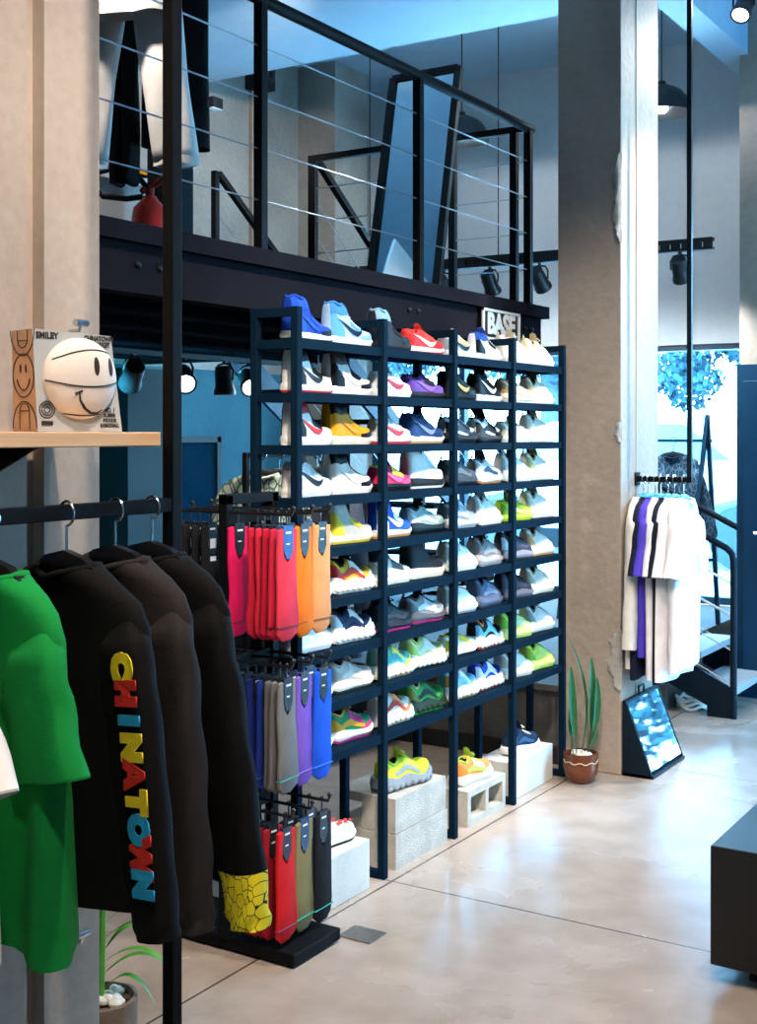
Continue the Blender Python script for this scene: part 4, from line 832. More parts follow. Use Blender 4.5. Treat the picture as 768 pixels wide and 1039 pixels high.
# line drawing on the cardboard side: court lines and a smiling face
b = MB(); sidx = -bw/2 - .0012
def sd(y, z): return (sidx - .006 * z / bh, y, z)
yc = bd * .5
b.tube([sd(yc + .042 * math.cos(a), .108 + .042 * math.sin(a)) for a in np.linspace(0, 6.283, 30, endpoint=False)], .001, 5, loop=True)
b.tube([sd(yc + .048 * math.cos(a), .196 + .05 * math.sin(a)) for a in np.linspace(math.pi, 2 * math.pi, 18)], .001, 5)
b.tube([sd(yc + .048 * math.cos(a), .006 + .052 * math.sin(a)) for a in np.linspace(0, math.pi, 18)], .001, 5)
for q in (-1, 1):
    b.tube([sd(yc + q * .02, .195), sd(yc + q * .02, .175)], .0009, 5); b.tube([sd(yc + q * .02, .004), sd(yc + q * .02, .04)], .0009, 5)
    b.loft([[sd(yc + q * .011 + .0035 * r_ * math.cos(a), .121 + .009 * r_ * math.sin(a)) for a in np.linspace(0, 6.283, 12, endpoint=False)] for r_ in (.05, 1)], cap=True)
b.tube([sd(yc - .02, .175), sd(yc + .02, .175)], .0009, 5); b.tube([sd(yc - .02, .04), sd(yc + .02, .04)], .0009, 5)
b.tube([sd(yc + .019 * math.cos(a), .175 + .014 * math.sin(a)) for a in np.linspace(math.pi, 6.283, 12)], .0009, 5)
b.tube([sd(yc + .019 * math.cos(a), .04 + .014 * math.sin(a)) for a in np.linspace(0, math.pi, 12)], .0009, 5)
b.tube([sd(yc + .026 * math.cos(a), .108 + .028 * math.sin(a)) for a in np.linspace(math.pi + .25, 6.283 - .25, 14)], .0012, 5)
b.build('line_drawing', M_INK, bx)
def peg(y, z, lab):
    o = MB().tube([(0, 0, 0), (.03, 0, 0), (.034, 0, .014)], .004, 8).tube([(.03, -.012, .016), (.03, .022, .016)], .008, 10).build('coat_peg', M_CHROME, loc=(-2.0, y, z), smooth=True)
    tag(o, lab, 'hook', 'metal pegs on the left pier')
peg(1.94, 1.822, 'small metal peg on the pier above the ball box'); peg(1.945, .505, 'small metal peg low on the pier, left of the potted plant')
# ------------------------------------------------------------------ sock stand
ss_ = thing('sock_stand', 'black steel sock stand with three tiers of hooks on a flat base', 'display stand', (-2.455, 3.155, 0))
MB().box(-.29, -.125, .008, .265, .125, .045).build('base', M_BLACK, ss_, bevel=.004)
b = MB()
for fx in (-.26, .235):
    for fy in (-.1, .1): b.lathe([(.014, 0), (.014, .008)], 10, (fx, fy, 0))
b.build('feet', M_DARK, ss_)
for y in (-.118, .118): MB().box(-.016, y - .016, .04, .016, y + .016, 1.41).build('upright', M_BLACK, ss_, bevel=.002)
MB().box(-.016, -.134, 1.38, .016, .134, 1.412).build('top_bar', M_BLACK, ss_, bevel=.002)
TZ = (1.355, .895, .445); TY = (-.095, .005, .1)
for z in TZ:
    MB().box(-.012, -.118, z - .035, .012, .118, z + .01).build('crossbar', M_BLACK, ss_)
    for y in TY:
        b = MB(); b.tube([(-.235, y, z + .012), (-.23, y, z), (.235, y, z), (.24, y, z + .014)], .005, 6)
        b.ball((.24, y, z + .02), .008, 8); b.ball((-.24, y, z + .02), .008, 8); b.build('hook_rod', M_PLASTIC, ss_, smooth=True)
def sock(x, y, z, col, lab, group, tagc='#15161a', w=.088, h=.335, stripe=None, seed=0, tilt=0):
    """pair of folded socks hung toe down on a card; faces +x. z = hook height"""
    rnd = random.Random(seed); t = thing('sock_pair', lab, 'socks', (-2.455 + x, 3.155 + y, z), tilt, group)
    hw = w / 2; b = MB(); th = .0085; bz = -.045
    # outline in (y,z): two cuffs either side of the card, leg, rounded toe
    out = [(-hw, bz), (-hw * .5, bz + .004), (-hw * .45, bz - .075), (0, bz - .10), (hw * .45, bz - .075), (hw * .5, bz + .004), (hw, bz)]
    sw = rnd.uniform(-.004, .006)
    right = [(hw + .001, bz - .1), (hw + .004 + sw, bz - .2), (hw + .008 + sw, bz - h + .06), (hw + .002 + sw, bz - h + .018), (hw * .5, bz - h)]
    left = [(-hw * .45, bz - h - .002), (-hw - .004 + sw, bz - h + .02), (-hw - .006 + sw, bz - h + .07), (-hw + sw, bz - .2), (-hw - .001, bz - .1)]
    poly = out + right + left
    n = 7
    # front/back sheets, puffed towards the middle
    def puff(yy, zz): return th * (1.0 - .4 * abs(yy) / hw) + .003 * math.sin(zz * 60 + seed) * math.sin(yy * 70 + seed)
    rings = []
    for s_, k in ((-1, 1), (-1, .0), (1, 0), (1, 1)):
        pass
    inset = [(yy * .9, zz + (.004 if zz < bz - h + .03 else -.003)) for yy, zz in poly]
    for xx, pl in ((-th * .8, inset), (-th * .35, poly), (th * .35, poly), (th * .8, inset)):
        rings.append([(xx + .0025 * math.sin(zz * 50 + seed), yy, zz) for yy, zz in pl])
    b.loft(rings); b.build('knit', cloth(col, .12), t, smooth=True)
    cd = MB().prism([(-hw * .52, bz + .012), (hw * .52, bz + .012), (hw * .5, bz - .06), (hw * .2, bz - .088), (-hw * .2, bz - .088), (-hw * .5, bz - .06)], 'X', -.003, th * .95).build('card', mat(tagc, .4, 0, .05), t)
    MB().box(th * .95, -hw * .28, bz - .012, th * 1.02, hw * .28, bz - .006).build('logo_print', M_WHITE, cd); MB().box(th * .95, -hw * .22, bz - .045, th * 1.02, hw * .12, bz - .041).build('text_print', M_WHITE, cd)
    hk = MB(); hk.tube([(0, 0, bz + .01), (0, 0, -.008), (0, .008, .002), (0, .004, .010), (0, -.006, .008)], .003, 5); hk.build('hook', M_PLASTIC, t, smooth=True)
    if stripe:
        l = MB(); l.box(-th, -hw - .006 + sw, bz - h + .040, th * .98, hw + .007 + sw, bz - h + .043); l.build('toe_line', mat(stripe, .7), t)
    return t
def socks(tier, col_i, items):
    for j, (x, c, lab, tg, st) in enumerate(items): sock(x, TY[col_i], TZ[tier], c, lab, 'socks on the stand', tg, stripe=st, seed=tier * 50 + col_i * 17 + j, tilt=R(random.uniform(-4, 4)))
socks(0, 0, [(.03, '#d8145a', 'hot pink socks at the back of the top tier, left of the reds', '#15161a', '#3a1022'), (.105, '#c01c38', 'crimson socks just right of the hot pink pair', '#15161a', None), (.132, '#d02840', 'crimson socks third from the back of the top tier row', '#15161a', None),
             (.158, '#b81834', 'deep crimson socks in the middle of the red row', '#15161a', None), (.184, '#c82440', 'red socks directly behind the coral pair', '#1a2038', '#3a1c22'), (.215, '#dd3a50', 'coral socks with blue card at the front of the top tier', '#1f4f96', '#5a2028')])
socks(0, 1, [(.12, '#e0641a', 'orange socks half hidden behind the bright orange pair', '#15161a', None), (.15, '#d85c18', 'orange socks second behind the bright orange pair', '#15161a', None), (.205, '#f07818', 'bright orange socks at the front, beside the coral pair', '#15161a', '#8a3c10')])
socks(0, 2, [(.15, '#e08a50', 'peach socks behind the front peach pair', '#15161a', None), (.205, '#e89a62', 'peach socks at the right end of the top tier', '#15161a', '#6a4a2a')])
socks(1, 0, [(.03, '#12256a', 'navy blue socks at the back of the middle tier', '#15161a', None), (.065, '#162c7c', 'second navy blue socks from the back of the middle tier', '#15161a', None), (.10, '#14286e', 'third navy blue socks from the back of the middle tier', '#15161a', None), (.135, '#172e80', 'navy blue socks next to the grey pairs', '#15161a', '#2a58b0'),
             (.165, '#5f5e60', 'grey socks at the back of the grey row', '#15161a', None), (.19, '#69686a', 'grey socks between two other grey pairs', '#15161a', None), (.215, '#757472', 'grey speckled socks at the front of the middle tier', '#15161a', '#4aa8a0')])
socks(1, 1, [(.16, '#5a3a98', 'purple socks behind the front purple pair', '#15161a', None), (.205, '#7a54b8', 'purple socks between the grey and bright blue pairs', '#15161a', '#8a68c8')])
socks(1, 2, [(.16, '#1a44b0', 'blue socks behind the bright blue pair', '#15161a', None), (.21, '#1c58d8', 'bright blue socks at the right end of the middle tier', '#15161a', '#3a78e8')])
socks(2, 0, [(.06, '#7a1020', 'dark red socks at the back of the bottom tier', '#15161a', None), (.085, '#8a1424', 'dark red socks second from the back of the bottom tier', '#15161a', None), (.11, '#941626', 'dark red socks third from the back of the bottom tier', '#15161a', None), (.135, '#8a1424', 'dark red socks fourth from the back of the bottom tier', '#15161a', None),
             (.16, '#9c1828', 'dark red socks just behind the bright red pair', '#15161a', None), (.21, '#d01c20', 'bright red socks at the front of the bottom tier', '#1a1e30', '#7a3a58')])
socks(2, 1, [(.15, '#1a1c1c', 'black socks behind the khaki pair', '#15161a', None), (.205, '#857a52', 'khaki socks with navy card on the bottom tier', '#1c3c64', '#3aa890')])
socks(2, 2, [(.16, '#1a1b1e', 'black socks behind the front black pair', '#15161a', None), (.21, '#18191c', 'black socks at the right end of the bottom tier', '#15161a', '#2aa890')])
for k in range(4):
    t = sock(-.08 - .04 * k, TY[0], TZ[0], '#15161a', 'black carded socks on the left side of the top tier', 'black socks on the far side of the stand', '#101114', seed=90 + k)
    MB().box(.0085, -.012, -.115, .0092, .016, -.085).build('price_sticker', M_WHITE, t); MB().box(.0085, -.012, -.155, .0092, .016, -.14).build('size_sticker', M_WHITE, t)
# floor plate by the stand
tag(MB().box(-.06, -.05, 0, .06, .05, .004).build('floor_plate', mat('#7c7a76', .4, .6, .2, 60), loc=(-2.16, 3.36, 0)), 'small grey metal plate let into the floor beside the sock stand', 'floor plate')

# ================================================================== PLANTS
def leaf_blade(b, base, pts, widths, side, mi=0, fold=.25):
    rings = []
    side = Vector(side).normalized()
    for p, w in zip(pts, widths):
        p = Vector(p) + Vector(base); n = side.cross(Vector((0, 0, 1))); n = n.normalized() if n.length > 0 else Vector((0, 1, 0))
        rings.append([p - side * w + n * w * fold, p - side * w * .5 + n * w * .08, p, p + side * w * .5 + n * w * .08, p + side * w + n * w * fold])
    b.loft(rings, mi, closed=False, cap=False)
M_GREEN = mat('#1f5c30', .4, 0, .35, 14); M_GREEN2 = mat('#4f9c2e', .45, 0, .3, 14); M_POTB = mat('#6b3518', .25, 0, .4, 10); M_PEB = mat('#e2ddd2', .6, 0, .1, 40)
def pebbles(t, n, r, z, s, seed):
    rnd = random.Random(seed); b = MB()
    for k in range(n):
        a = rnd.uniform(0, 6.28); q = r * math.sqrt(rnd.random()) * .85; u = rnd.uniform(.7, 1.2)
        b.ball((q * math.cos(a), q * math.sin(a), z + rnd.uniform(0, s * .4)), (s * u, s * .8 * u, s * .6), 8)
    o = b.build('pebbles', M_PEB, t, smooth=True); o['kind'] = 'stuff'
pl = thing('potted_plant', 'upright sansevieria-like plant in a small glazed brown pot beside the rack end', 'plant', (-2.262, 5.375, 0), R(0))
pl['label'] = 'upright broad-leaved plant in a small glazed brown pot by the central pillar'
MB().lathe([(.046, 0), (.060, .012), (.078, .045), (.081, .075), (.075, .105), (.079, .114), (.080, .135), (.070, .137), (.066, .118), (.001, .117)], 28).build('pot', M_POTB, pl, smooth=True)
b = MB()
for k in range(9):
    b.tube([(.0775 * math.cos(a), .0775 * math.sin(a), .098 + .004 * math.sin(9 * a)) for a in np.linspace(0, 6.283, 60, endpoint=False)], .0022, 5, loop=True) if k == 0 else None
b.build('glaze_line', mat('#d8b890', .4), pl, smooth=True)
pebbles(pl, 26, .062, .125, .014, 4)
cr_ = Vector((.848, .53, 0))
def pleaf(ofs, tip, h, w, bend, stalk=.3):
    b = MB(); pts = []; ws = []
    for i in range(12):
        u = i / 11; x = ofs + (tip - ofs) * u + bend * math.sin(math.pi * u); pts.append(tuple(cr_ * x + Vector((.02 * math.sin(u * 2 + ofs * 40), -.01 * u, .12 + h * u))))
        ws.append(w * (.18 if u < stalk * .7 else 1) * max(.04, math.sin(math.pi * min(1, max(0, (u - stalk * .5) / (1.03 - stalk * .5)))) ** .7) if u > stalk * .7 else w * .14)
    leaf_blade(b, (0, 0, 0), pts, ws, cr_ * .92 + Vector((-.2, .3, 0))); b.build('leaf', M_GREEN, pl, smooth='all')
pleaf(-.01, -.062, .41, .021, -.01, .28); pleaf(.0, -.068, .545, .007, .045, .0); pleaf(.02, .045, .45, .02, .004, .4); pleaf(.015, .068, .36, .018, .012, .35)
pleaf(.01, .07, .12, .009, .0, .5); pleaf(-.02, -.055, .30, .014, -.012, .4)
pb = thing('potted_plant', 'leafy young plant in a pale wooden pot with white pebbles at the bottom left', 'plant', (-2.30, 2.345, 0))
MB().lathe([(.072, 0), (.082, .015), (.088, .08), (.090, .135), (.090, .158), (.080, .160), (.077, .14), (.001, .138)], 28).build('pot', mat('#7a6454', .7, 0, .25, 12, bump=.3), pb, smooth=True)
pebbles(pb, 24, .072, .148, .019, 9)
b = MB(); b.tube([(-.005, 0, .14), (0, 0, .3), (.004, .004, .46), (.01, 0, .56)], [.009, .008, .006, .003], 8); b.tube([(-.025, .01, .14), (-.022, .01, .35), (-.02, .01, .5)], [.006, .005, .002], 6); b.build('stem', M_GREEN2, pb, smooth=True)
for k, (z, a, ln, dr) in enumerate(((.18, 25, .13, .05), (.22, 42, .17, .03), (.25, 15, .19, .02), (.28, 60, .12, .01), (.31, 30, .20, .0), (.35, 20, .17, -.03), (.38, 45, .14, -.03), (.28, 200, .16, .03), (.36, 160, .17, .0), (.44, 240, .17, -.02), (.5, 120, .15, -.05), (.52, 300, .13, -.05), (.54, 40, .12, -.08))):
    d = Vector((math.cos(R(a)), math.sin(R(a)), 0)); pts = []; ws = []
    for i in range(9):
        u = i / 8; pts.append(tuple(d * (.01 + ln * u) + Vector((0, 0, z + .075 * math.sin(u * 2.0) - (.05 + dr) * u * u)))); ws.append(.011 * math.sin(math.pi * min(.98, .08 + u * .92)) ** .8)
    b = MB(); leaf_blade(b, (0, 0, 0), pts, ws, d.cross(Vector((0, 0, 1))), fold=.3); b.build('leaf', M_GREEN2, pb, smooth='all')
# ================================================================== FLOOR DISPLAY WEDGE, BENCH
wg = thing('floor_mirror_box', 'black wedge-shaped floor mirror box leaning against the pillar, mirror facing up', 'mirror box', (-2.065, 5.80, 0))
def wl(x, y, z): return (x + 2.065, y - 5.80, z)
b = MB(); prof = [(.068 - .14, 0), (.07, 0), (.07, .02), (-.055, .345), (-.072, .345)]
b.prism(prof, 'Y', -.225, -.215); b.prism(prof, 'Y', .215, .225); b.box(-.072, -.215, 0, -.062, .215, .345); b.box(-.072, -.225, 0, .078, .225, .016)
b.box(-.072, -.225, .335, -.054, .225, .35); b.build('case', M_STEEL, wg, bevel=.002)
m = bpy.data.materials.new('mirror'); m.use_nodes = True; mb_ = m.node_tree.nodes['Principled BSDF']; mb_.inputs['Metallic'].default_value = 1; mb_.inputs['Roughness'].default_value = .03
mb_.inputs['Base Color'].default_value = (.82, .9, .92, 1); M_MIRROR = m
b = MB(); b.add([(.064, -.205, .03), (.064, .205, .03), (-.054, .205, .337), (-.054, -.205, .337)], [(0, 1, 2, 3)]); b.add([(.058, -.205, .028), (.058, .205, .028), (-.06, .205, .335), (-.06, -.205, .335)], [(3, 2, 1, 0)]); b.build('mirror_pane', M_MIRROR, wg)
MB().tube([(-.063, -.035, .345), (-.063, -.035, .385), (-.063, .035, .385), (-.063, .035, .345)], .005, 8).build('carry_handle', M_DARK, wg, smooth=True)
bn = thing('display_bench', 'low black display bench on a recessed plinth at the right edge', 'bench', (-.55, 4.5, 0))
MB().box(-.562, -.9, .055, .55, .9, .402).build('top_box', mat('#0a0f14', .4, 0, .1, 6, spec=.5), bn, bevel=.004); MB().box(-.47, -.82, 0, .46, .82, .056).build('plinth', M_DARK, bn)
# ================================================================== RAIL ON THE CENTRAL PILLAR
pr = thing('pillar_clothing_rail', 'black clothing rail fixed to the pillar and hung from a ceiling pole', 'clothing rail', (-2.0, 5.78, 0))
MB().bar((-.143, 0, 1.382), (.13, 0, 1.382), .026).build('hanging_bar', M_BLACK, pr); MB().bar((.118, 0, 1.37), (.118, 0, 4.4), .022).build('ceiling_pole', M_STEEL, pr)
MB().box(-.145, -.03, 1.35, -.137, .03, 1.414).build('wall_plate', M_BLACK, pr)
g7 = [(-.108, '#d9d4cc', 'long', .80, 'light grey long sleeve top nearest the pillar on its rail'), (-.085, '#141a30', 'short', .84, 'navy tee second from the pillar on its rail'), (-.050, '#4a3cb8', 'short', .74, 'violet tee between two dark tops on the pillar rail'),
      (-.024, '#ebe8e8', 'short', .84, 'white tee left of the thin black top on the pillar rail'), (.012, '#121a2a', 'short', .86, 'black top sandwiched between white tees on the pillar rail'), (.044, '#efedf0', 'short', .84, 'white tee right of the black top on the pillar rail'), (.088, '#f1eff2', 'short', .80, 'white button-neck tee at the outer end of the pillar rail')]
for i, (dx, c, sl_, ln, lab) in enumerate(g7):
    yw = R(90 + (0, 2, -2, 3, 0, -3, 1)[i])
    hanger(-2.0 + dx, 5.78, 1.382 - .05, yw, 'pale blue hanger holding the ' + lab.split(' on ')[0].split(' nearest')[0], 'hangers on the pillar rail', '#3a9ac0', M_CHROME, .17)
    garment('t_shirt' if sl_ == 'short' else 'long_sleeve_shirt', lab, 't-shirt' if sl_ == 'short' else 'top', (-2.0 + dx, 5.78, 1.382 - .085), yw, c, .215, ln, sl_, 'tops on the pillar rail', seed=20 + i, thick=.03, sw=.075, slen=.26 if sl_ == 'short' else .6, out=.06, nofold=.5)
# ------------------------------------------------------------------ A-frame rack on the window platform
af = thing('garment_rack', 'black A-frame garment rack on the platform in front of the window', 'garment rack', (-2.42, 7.78, .38))
for y in (-.05, .12):
    pass
for (dx, dy, fx, fy) in ((0, 0, -.10, -.14), (0, 0, .02, .16), (-.85, 0, -.95, -.14), (-.85, 0, -.83, .16)):
    MB().bar((dx, dy, 1.34), (fx, fy, 0), .026).build('leg', M_BLUESTEEL, af)
MB().bar((.03, 0, 1.175), (-.88, 0, 1.175), .02).build('hanging_bar', M_BLUESTEEL, af)
MB().bar((-.065, -.09, .42), (.012, .10, .42), .02).build('brace', M_BLUESTEEL, af); MB().bar((-.915, -.09, .42), (-.838, .10, .42), .02).build('brace', M_BLUESTEEL, af)
HB = hanger(-2.64, 7.78, 1.555 - .05, R(5), 'dark hanger on the A-frame rack by the window', None, '#14202c', M_CHROME, .17)
PAT = cell_material('#1b3a52', '#4f7890', 26, .05)
garment('patterned_top', 'dark blue patterned long sleeve top on the A-frame rack by the window', 'top', (-2.64, 7.78, 1.555 - .088), R(5), '#16324a', .19, .5, 'long', seed=31, mat_=PAT, slen=.42, out=.09, sw=.08, collar='#102436')
# ------------------------------------------------------------------ clothing rail behind the sneaker rack
br = thing('clothing_rail', 'black clothing rail of dark garments behind the left bays of the sneaker rack', 'clothing rail', (-3.6, 5.05, 0))
MB().bar((0, -.45, 1.5), (0, .4, 1.5), .024).build('hanging_bar', M_BLACK, br)
for y in (-.45, .4):
    MB().bar((0, y, 0), (0, y, 1.512), .024).build('upright', M_BLACK, br); MB().bar((-.22, y, .012), (.22, y, .012), .024).build('foot', M_BLACK, br)
STR = stripe_material('#e8e8ea', '#20345c', 9); LEAFY = cell_material('#9aa89a', '#3a4a44', 22, .08)
for i, (y, c, ln, lab, mm) in enumerate(((4.72, '#8c9a90', .55, 'grey-green leaf-patterned shirt seen between the upper shelves', LEAFY), (4.86, '#2a2f3a', .95, 'long dark slate coat behind the sneaker rack', None), (5.02, '#e8e8ea', .75, 'navy and white striped shirt behind the sneaker rack', STR), (5.18, '#4a5568', .95, 'grey-blue denim coat behind the sneaker rack', None), (5.32, '#22262e', .9, 'black coat at the far end of the hidden rail', None))):
    hanger(-3.6, y, 1.45, R(40), 'black hanger holding the ' + lab.split(' seen')[0].split(' behind')[0].split(' at ')[0], 'hangers on the rail behind the rack')
    garment('hanging_garment', lab, 'garment', (-3.6, y, 1.415), R(40), c, .22, ln, 'long', 'garments behind the sneaker rack', seed=50 + i, thick=.04, mat_=mm, nofold=1.2)
# ================================================================== MEZZANINE CONTENTS
mr = thing('leaning_mirror', 'tall dark-framed mirror leaning back against the mezzanine end railing', 'mirror', (-3.28, 5.46, MZ))
# local: bottom at y=0, top leans to +y; slight skew of the frame
A = [Vector((-.20, 0, .0)), Vector((.20, 0, .0)), Vector((.16, .33, 1.27)), Vector((-.24, .33, 1.27))]
for i in range(4): MB().bar(A[i], A[(i + 1) % 4], .04, .03).build('frame_rail', M_DARK, mr)
n = (A[1] - A[0]).cross(A[3] - A[0]).normalized()
b = MB(); b.add([p for p in A], [(0, 1, 2, 3)]); b.add([p - n * .008 for p in A], [(3, 2, 1, 0)]); b.build('mirror_pane', M_MIRROR, mr)
xt = thing('fire_extinguisher', 'red fire extinguisher with a looped black hose on the mezzanine floor', 'fire extinguisher', (-3.5, 3.84, MZ)); xt.scale = (.95, .95, .95)
MB().lathe([(.05, 0), (.075, .008), (.078, .03), (.078, .24), (.07, .285), (.035, .32), (.028, .335), (.001, .336)], 24).build('cylinder', mat('#e8301c', .3, 0, .05), xt, smooth=True)
b = MB(); b.lathe([(.018, .33), (.02, .37), (.012, .38), (.001, .381)], 12); b.bar((0, 0, .37), (.085, 0, .395), .014); b.bar((0, 0, .385), (.08, .0, .43), .012); b.ball((-.02, -.02, .36), .016, 10); b.build('valve', mat('#a8382e', .4, .2), xt, smooth=True)
MB().box(-.035, -.0785, .09, .035, -.0765, .2).build('label_panel', M_WHITE, xt)
b = MB(); b.tube([tuple(Vector((-.848, -.53, 0)) * x + Vector((0, 0, z))) for x, z in ((0, .36), (.06, .43), (.14, .46), (.22, .44), (.25, .385), (.20, .335), (.10, .325), (.03, .335))], .013, 10); b.build('hose', M_PLASTIC, xt, smooth=True)
dp = thing('display_plinth', 'white display plinth with two sneakers on the mezzanine', 'plinth', (-4.03, 4.2, MZ))
MB().box(-.16, -.75, 0, .16, .24, .45).build('body', mat('#c9c8c6', .6, 0, .05, 4), dp); MB().box(-.19, -.8, .45, .19, .27, .49).build('top_board', M_WHITE, dp, bevel=.003)
MB().box(-.19, -.8, .49, -.17, .27, 1.25).build('lit_wall_panel', M_WHITE, dp)  # white panel stands in for the bright wall light behind the plinth
t = thing('sneaker', 'red high-top on the white plinth up on the mezzanine', 'sneaker', (-4.02, 4.02, MZ + .491), R(70), 'sneakers on the mezzanine plinth'); sneaker(t, 'high', .27, (WH, '#b3282e', '#c8241e', '#c8241e', BK, '#c8241e', BK, BK))
t = thing('sneaker', 'orange-yellow and black high-top on the white plinth up on the mezzanine', 'sneaker', (-4.02, 4.33, MZ + .491), R(70), 'sneakers on the mezzanine plinth'); sneaker(t, 'high', .27, ('#efe7da', CR, '#e0941f', BK, '#e0941f', '#e0941f', BK, BK))
ds = thing('display_cabinet', 'dark narrow cabinet beside the white plinth on the mezzanine', 'cabinet', (-3.62, 4.10, MZ)); MB().box(-.07, -.07, .02, .07, .07, .62).build('carcass', M_STEEL, ds, bevel=.003); MB().box(-.06, -.06, 0, .06, .06, .02).build('plinth', M_DARK, ds)
MB().box(.07, -.06, .05, .078, .06, .59).build('door', M_STEEL, ds, bevel=.002); MB().box(.078, -.05, .52, .088, -.02, .55).build('handle', mat('#d8a078', .4, .3), ds)
# clothing rail high above the mezzanine edge
hr = thing('ceiling_clothing_rail', 'black clothing rail hung from the ceiling above the mezzanine', 'clothing rail', (-3.35, 3.7, 0))
MB().bar((0, -.9, 3.72), (0, .75, 3.72), .026).build('hanging_bar', M_BLACK, hr)
for y in (-.85, .7): MB().bar((0, y, 3.72), (0, y, 3.95), .016).build('drop_rod', M_BLACK, hr)
def trousers(lab, loc, yaw, col, half=.2, ln=.98, leg=.105, spread=.05, seed=0, hem=None):
    t = thing('trousers', lab, 'trousers', loc, yaw, 'garments on the mezzanine rail'); m = cloth(col); rnd = random.Random(seed)
    for sd in (-1, 1):
        b = MB(); rings = []
        for i in range(16):
            u = i / 15; z = -ln * u; cx = sd * (half * .5 + spread * max(0, u - .25)); w = half * .52 * (1 - u) + leg * u; d = .055 * (1 - u) + .045 * u
            rings.append([(cx + w * math.copysign(abs(math.cos(a)) ** .8, math.cos(a)) + .004 * math.sin(7 * u + a * 2), d * math.sin(a) + .007 * math.sin(13 * u + a * 3 + seed), z + .004 * math.sin(3 * a)) for a in np.linspace(0, 6.283, 24, endpoint=False)])
        b.loft(rings, cap=True); b.build('leg', m, t, smooth='all')
        h = MB(); e = [[(cx + (p[0] - cx) * 1.02, p[1] * 1.03, p[2] + dz) for p in rings[-1]] for dz in (.03, -.002)]; h.loft(e, cap=False); h.build('hem', m, t)
    b = MB(); b.loft([[(half * 1.02 * math.cos(a), .05 * math.sin(a), z) for a in np.linspace(0, 6.283, 28, endpoint=False)] for z in (.0, -.04)]); b.build('waistband', m, t, smooth=True)
    return t
def peg_hanger(x, y, yaw, lab): return hanger(x, y, 3.665, yaw, lab, 'hangers on the mezzanine rail')
trousers('white wide trousers hanging over the mezzanine', (-3.33, 3.54, 3.58), R(22), '#d6d3d0', .19, .965, .088, .12, 1)
trousers('black trousers hanging between the legs of the white pair on the mezzanine', (-3.55, 3.74, 3.54), R(20), '#0f1114', .06, .93, .03, .0, 2)
peg_hanger(-3.35, 3.58, R(22), 'black hanger carrying the white trousers on the mezzanine'); peg_hanger(-3.35, 3.72, R(22), 'black hanger carrying the black trousers on the mezzanine'); peg_hanger(-3.35, 3.46, R(20), 'black hanger carrying the white shirt on the mezzanine'); peg_hanger(-3.35, 3.86, R(30), 'black hanger carrying the long black coat on the mezzanine')
garment('shirt', 'white shirt with loose hem above the white trousers on the mezzanine', 'shirt', (-3.28, 3.46, 3.62), R(20), '#d3d0cc', .2, .46, 'short', 'garments on the mezzanine rail', seed=71, slen=.3, out=.02)
garment('coat', 'long black coat at the right end of the mezzanine rail', 'coat', (-3.38, 3.86, 3.62), R(38), '#0e1013', .13, .86, 'long', 'garments on the mezzanine rail', seed=72, slen=.62, out=.0, thick=.07)
fl = thing('wall_floodlight', 'black floodlight on an arm on the mezzanine back wall', 'floodlight', (-5.6, 6.32, 3.78))
MB().bar((0, 0, 0), (.42, -.05, -.05), .03).build('arm', M_DARK, fl); MB().box(.40, -.10, -.09, .47, .0, -.02).build('head', M_DARK, fl, bevel=.006); MB().box(.405, -.095, -.094, .465, -.005, -.09).build('lens', M_INNER, fl)
sp_ = thing('wall_speaker', 'black speaker box on the mezzanine back wall behind the railing post', 'speaker', (-5.6, 7.22, 4.18)); MB().box(0, -.08, -.1, .16, .08, .1).build('cabinet', M_DARK, sp_, bevel=.008); MB().lathe([(.06, 0), (.06, .006), (.04, .012), (.001, .004)], 20).build('cone', M_PLASTIC, sp_, loc=(.16, 0, 0), rot=(0, R(90), 0)); MB().box(-.0, -.03, -1.9, .03, .03, -.1).build('conduit', M_PILLAR2, sp_)
# ================================================================== LAMPS
def pendant(x, y, z, lab):
    t = thing('pendant_lamp', lab, 'lamp', (x, y, z), 0, 'dome pendant lamps')
    MB().lathe([(.185, 0), (.182, .03), (.165, .085), (.125, .135), (.07, .165), (.03, .175), (.022, .20), (.001, .202)], 32).build('shade', M_PLASTIC, t, smooth=True)
    MB().lathe([(.181, .001), (.177, .03), (.16, .08), (.12, .128), (.065, .156), (.001, .16)], 32).build('reflector', M_INNER, t, smooth=True)
    MB().ball((0, 0, .085), .05, 16).build('bulb', M_LAMPGLOW, t, smooth=True)
    MB().tube([(0, 0, .2), (0, 0, 4.4 - z)], .004, 6).build('cord', M_DARK, t)
    l = bpy.data.lights.new('bulb_light', 'POINT'); l.energy = 60; l.color = (.9, .96, 1); l.shadow_soft_size = .05
    o = bpy.data.objects.new('bulb_light', l); COL.objects.link(o); o.parent = t; o.location = (0, 0, .02)
pendant(-4.02, 7.5, 3.58, 'black dome pendant lamp behind the leaning mirror on the mezzanine')
pendant(-2.62, 7.5, 3.58, 'black dome pendant lamp half hidden behind the central pillar')
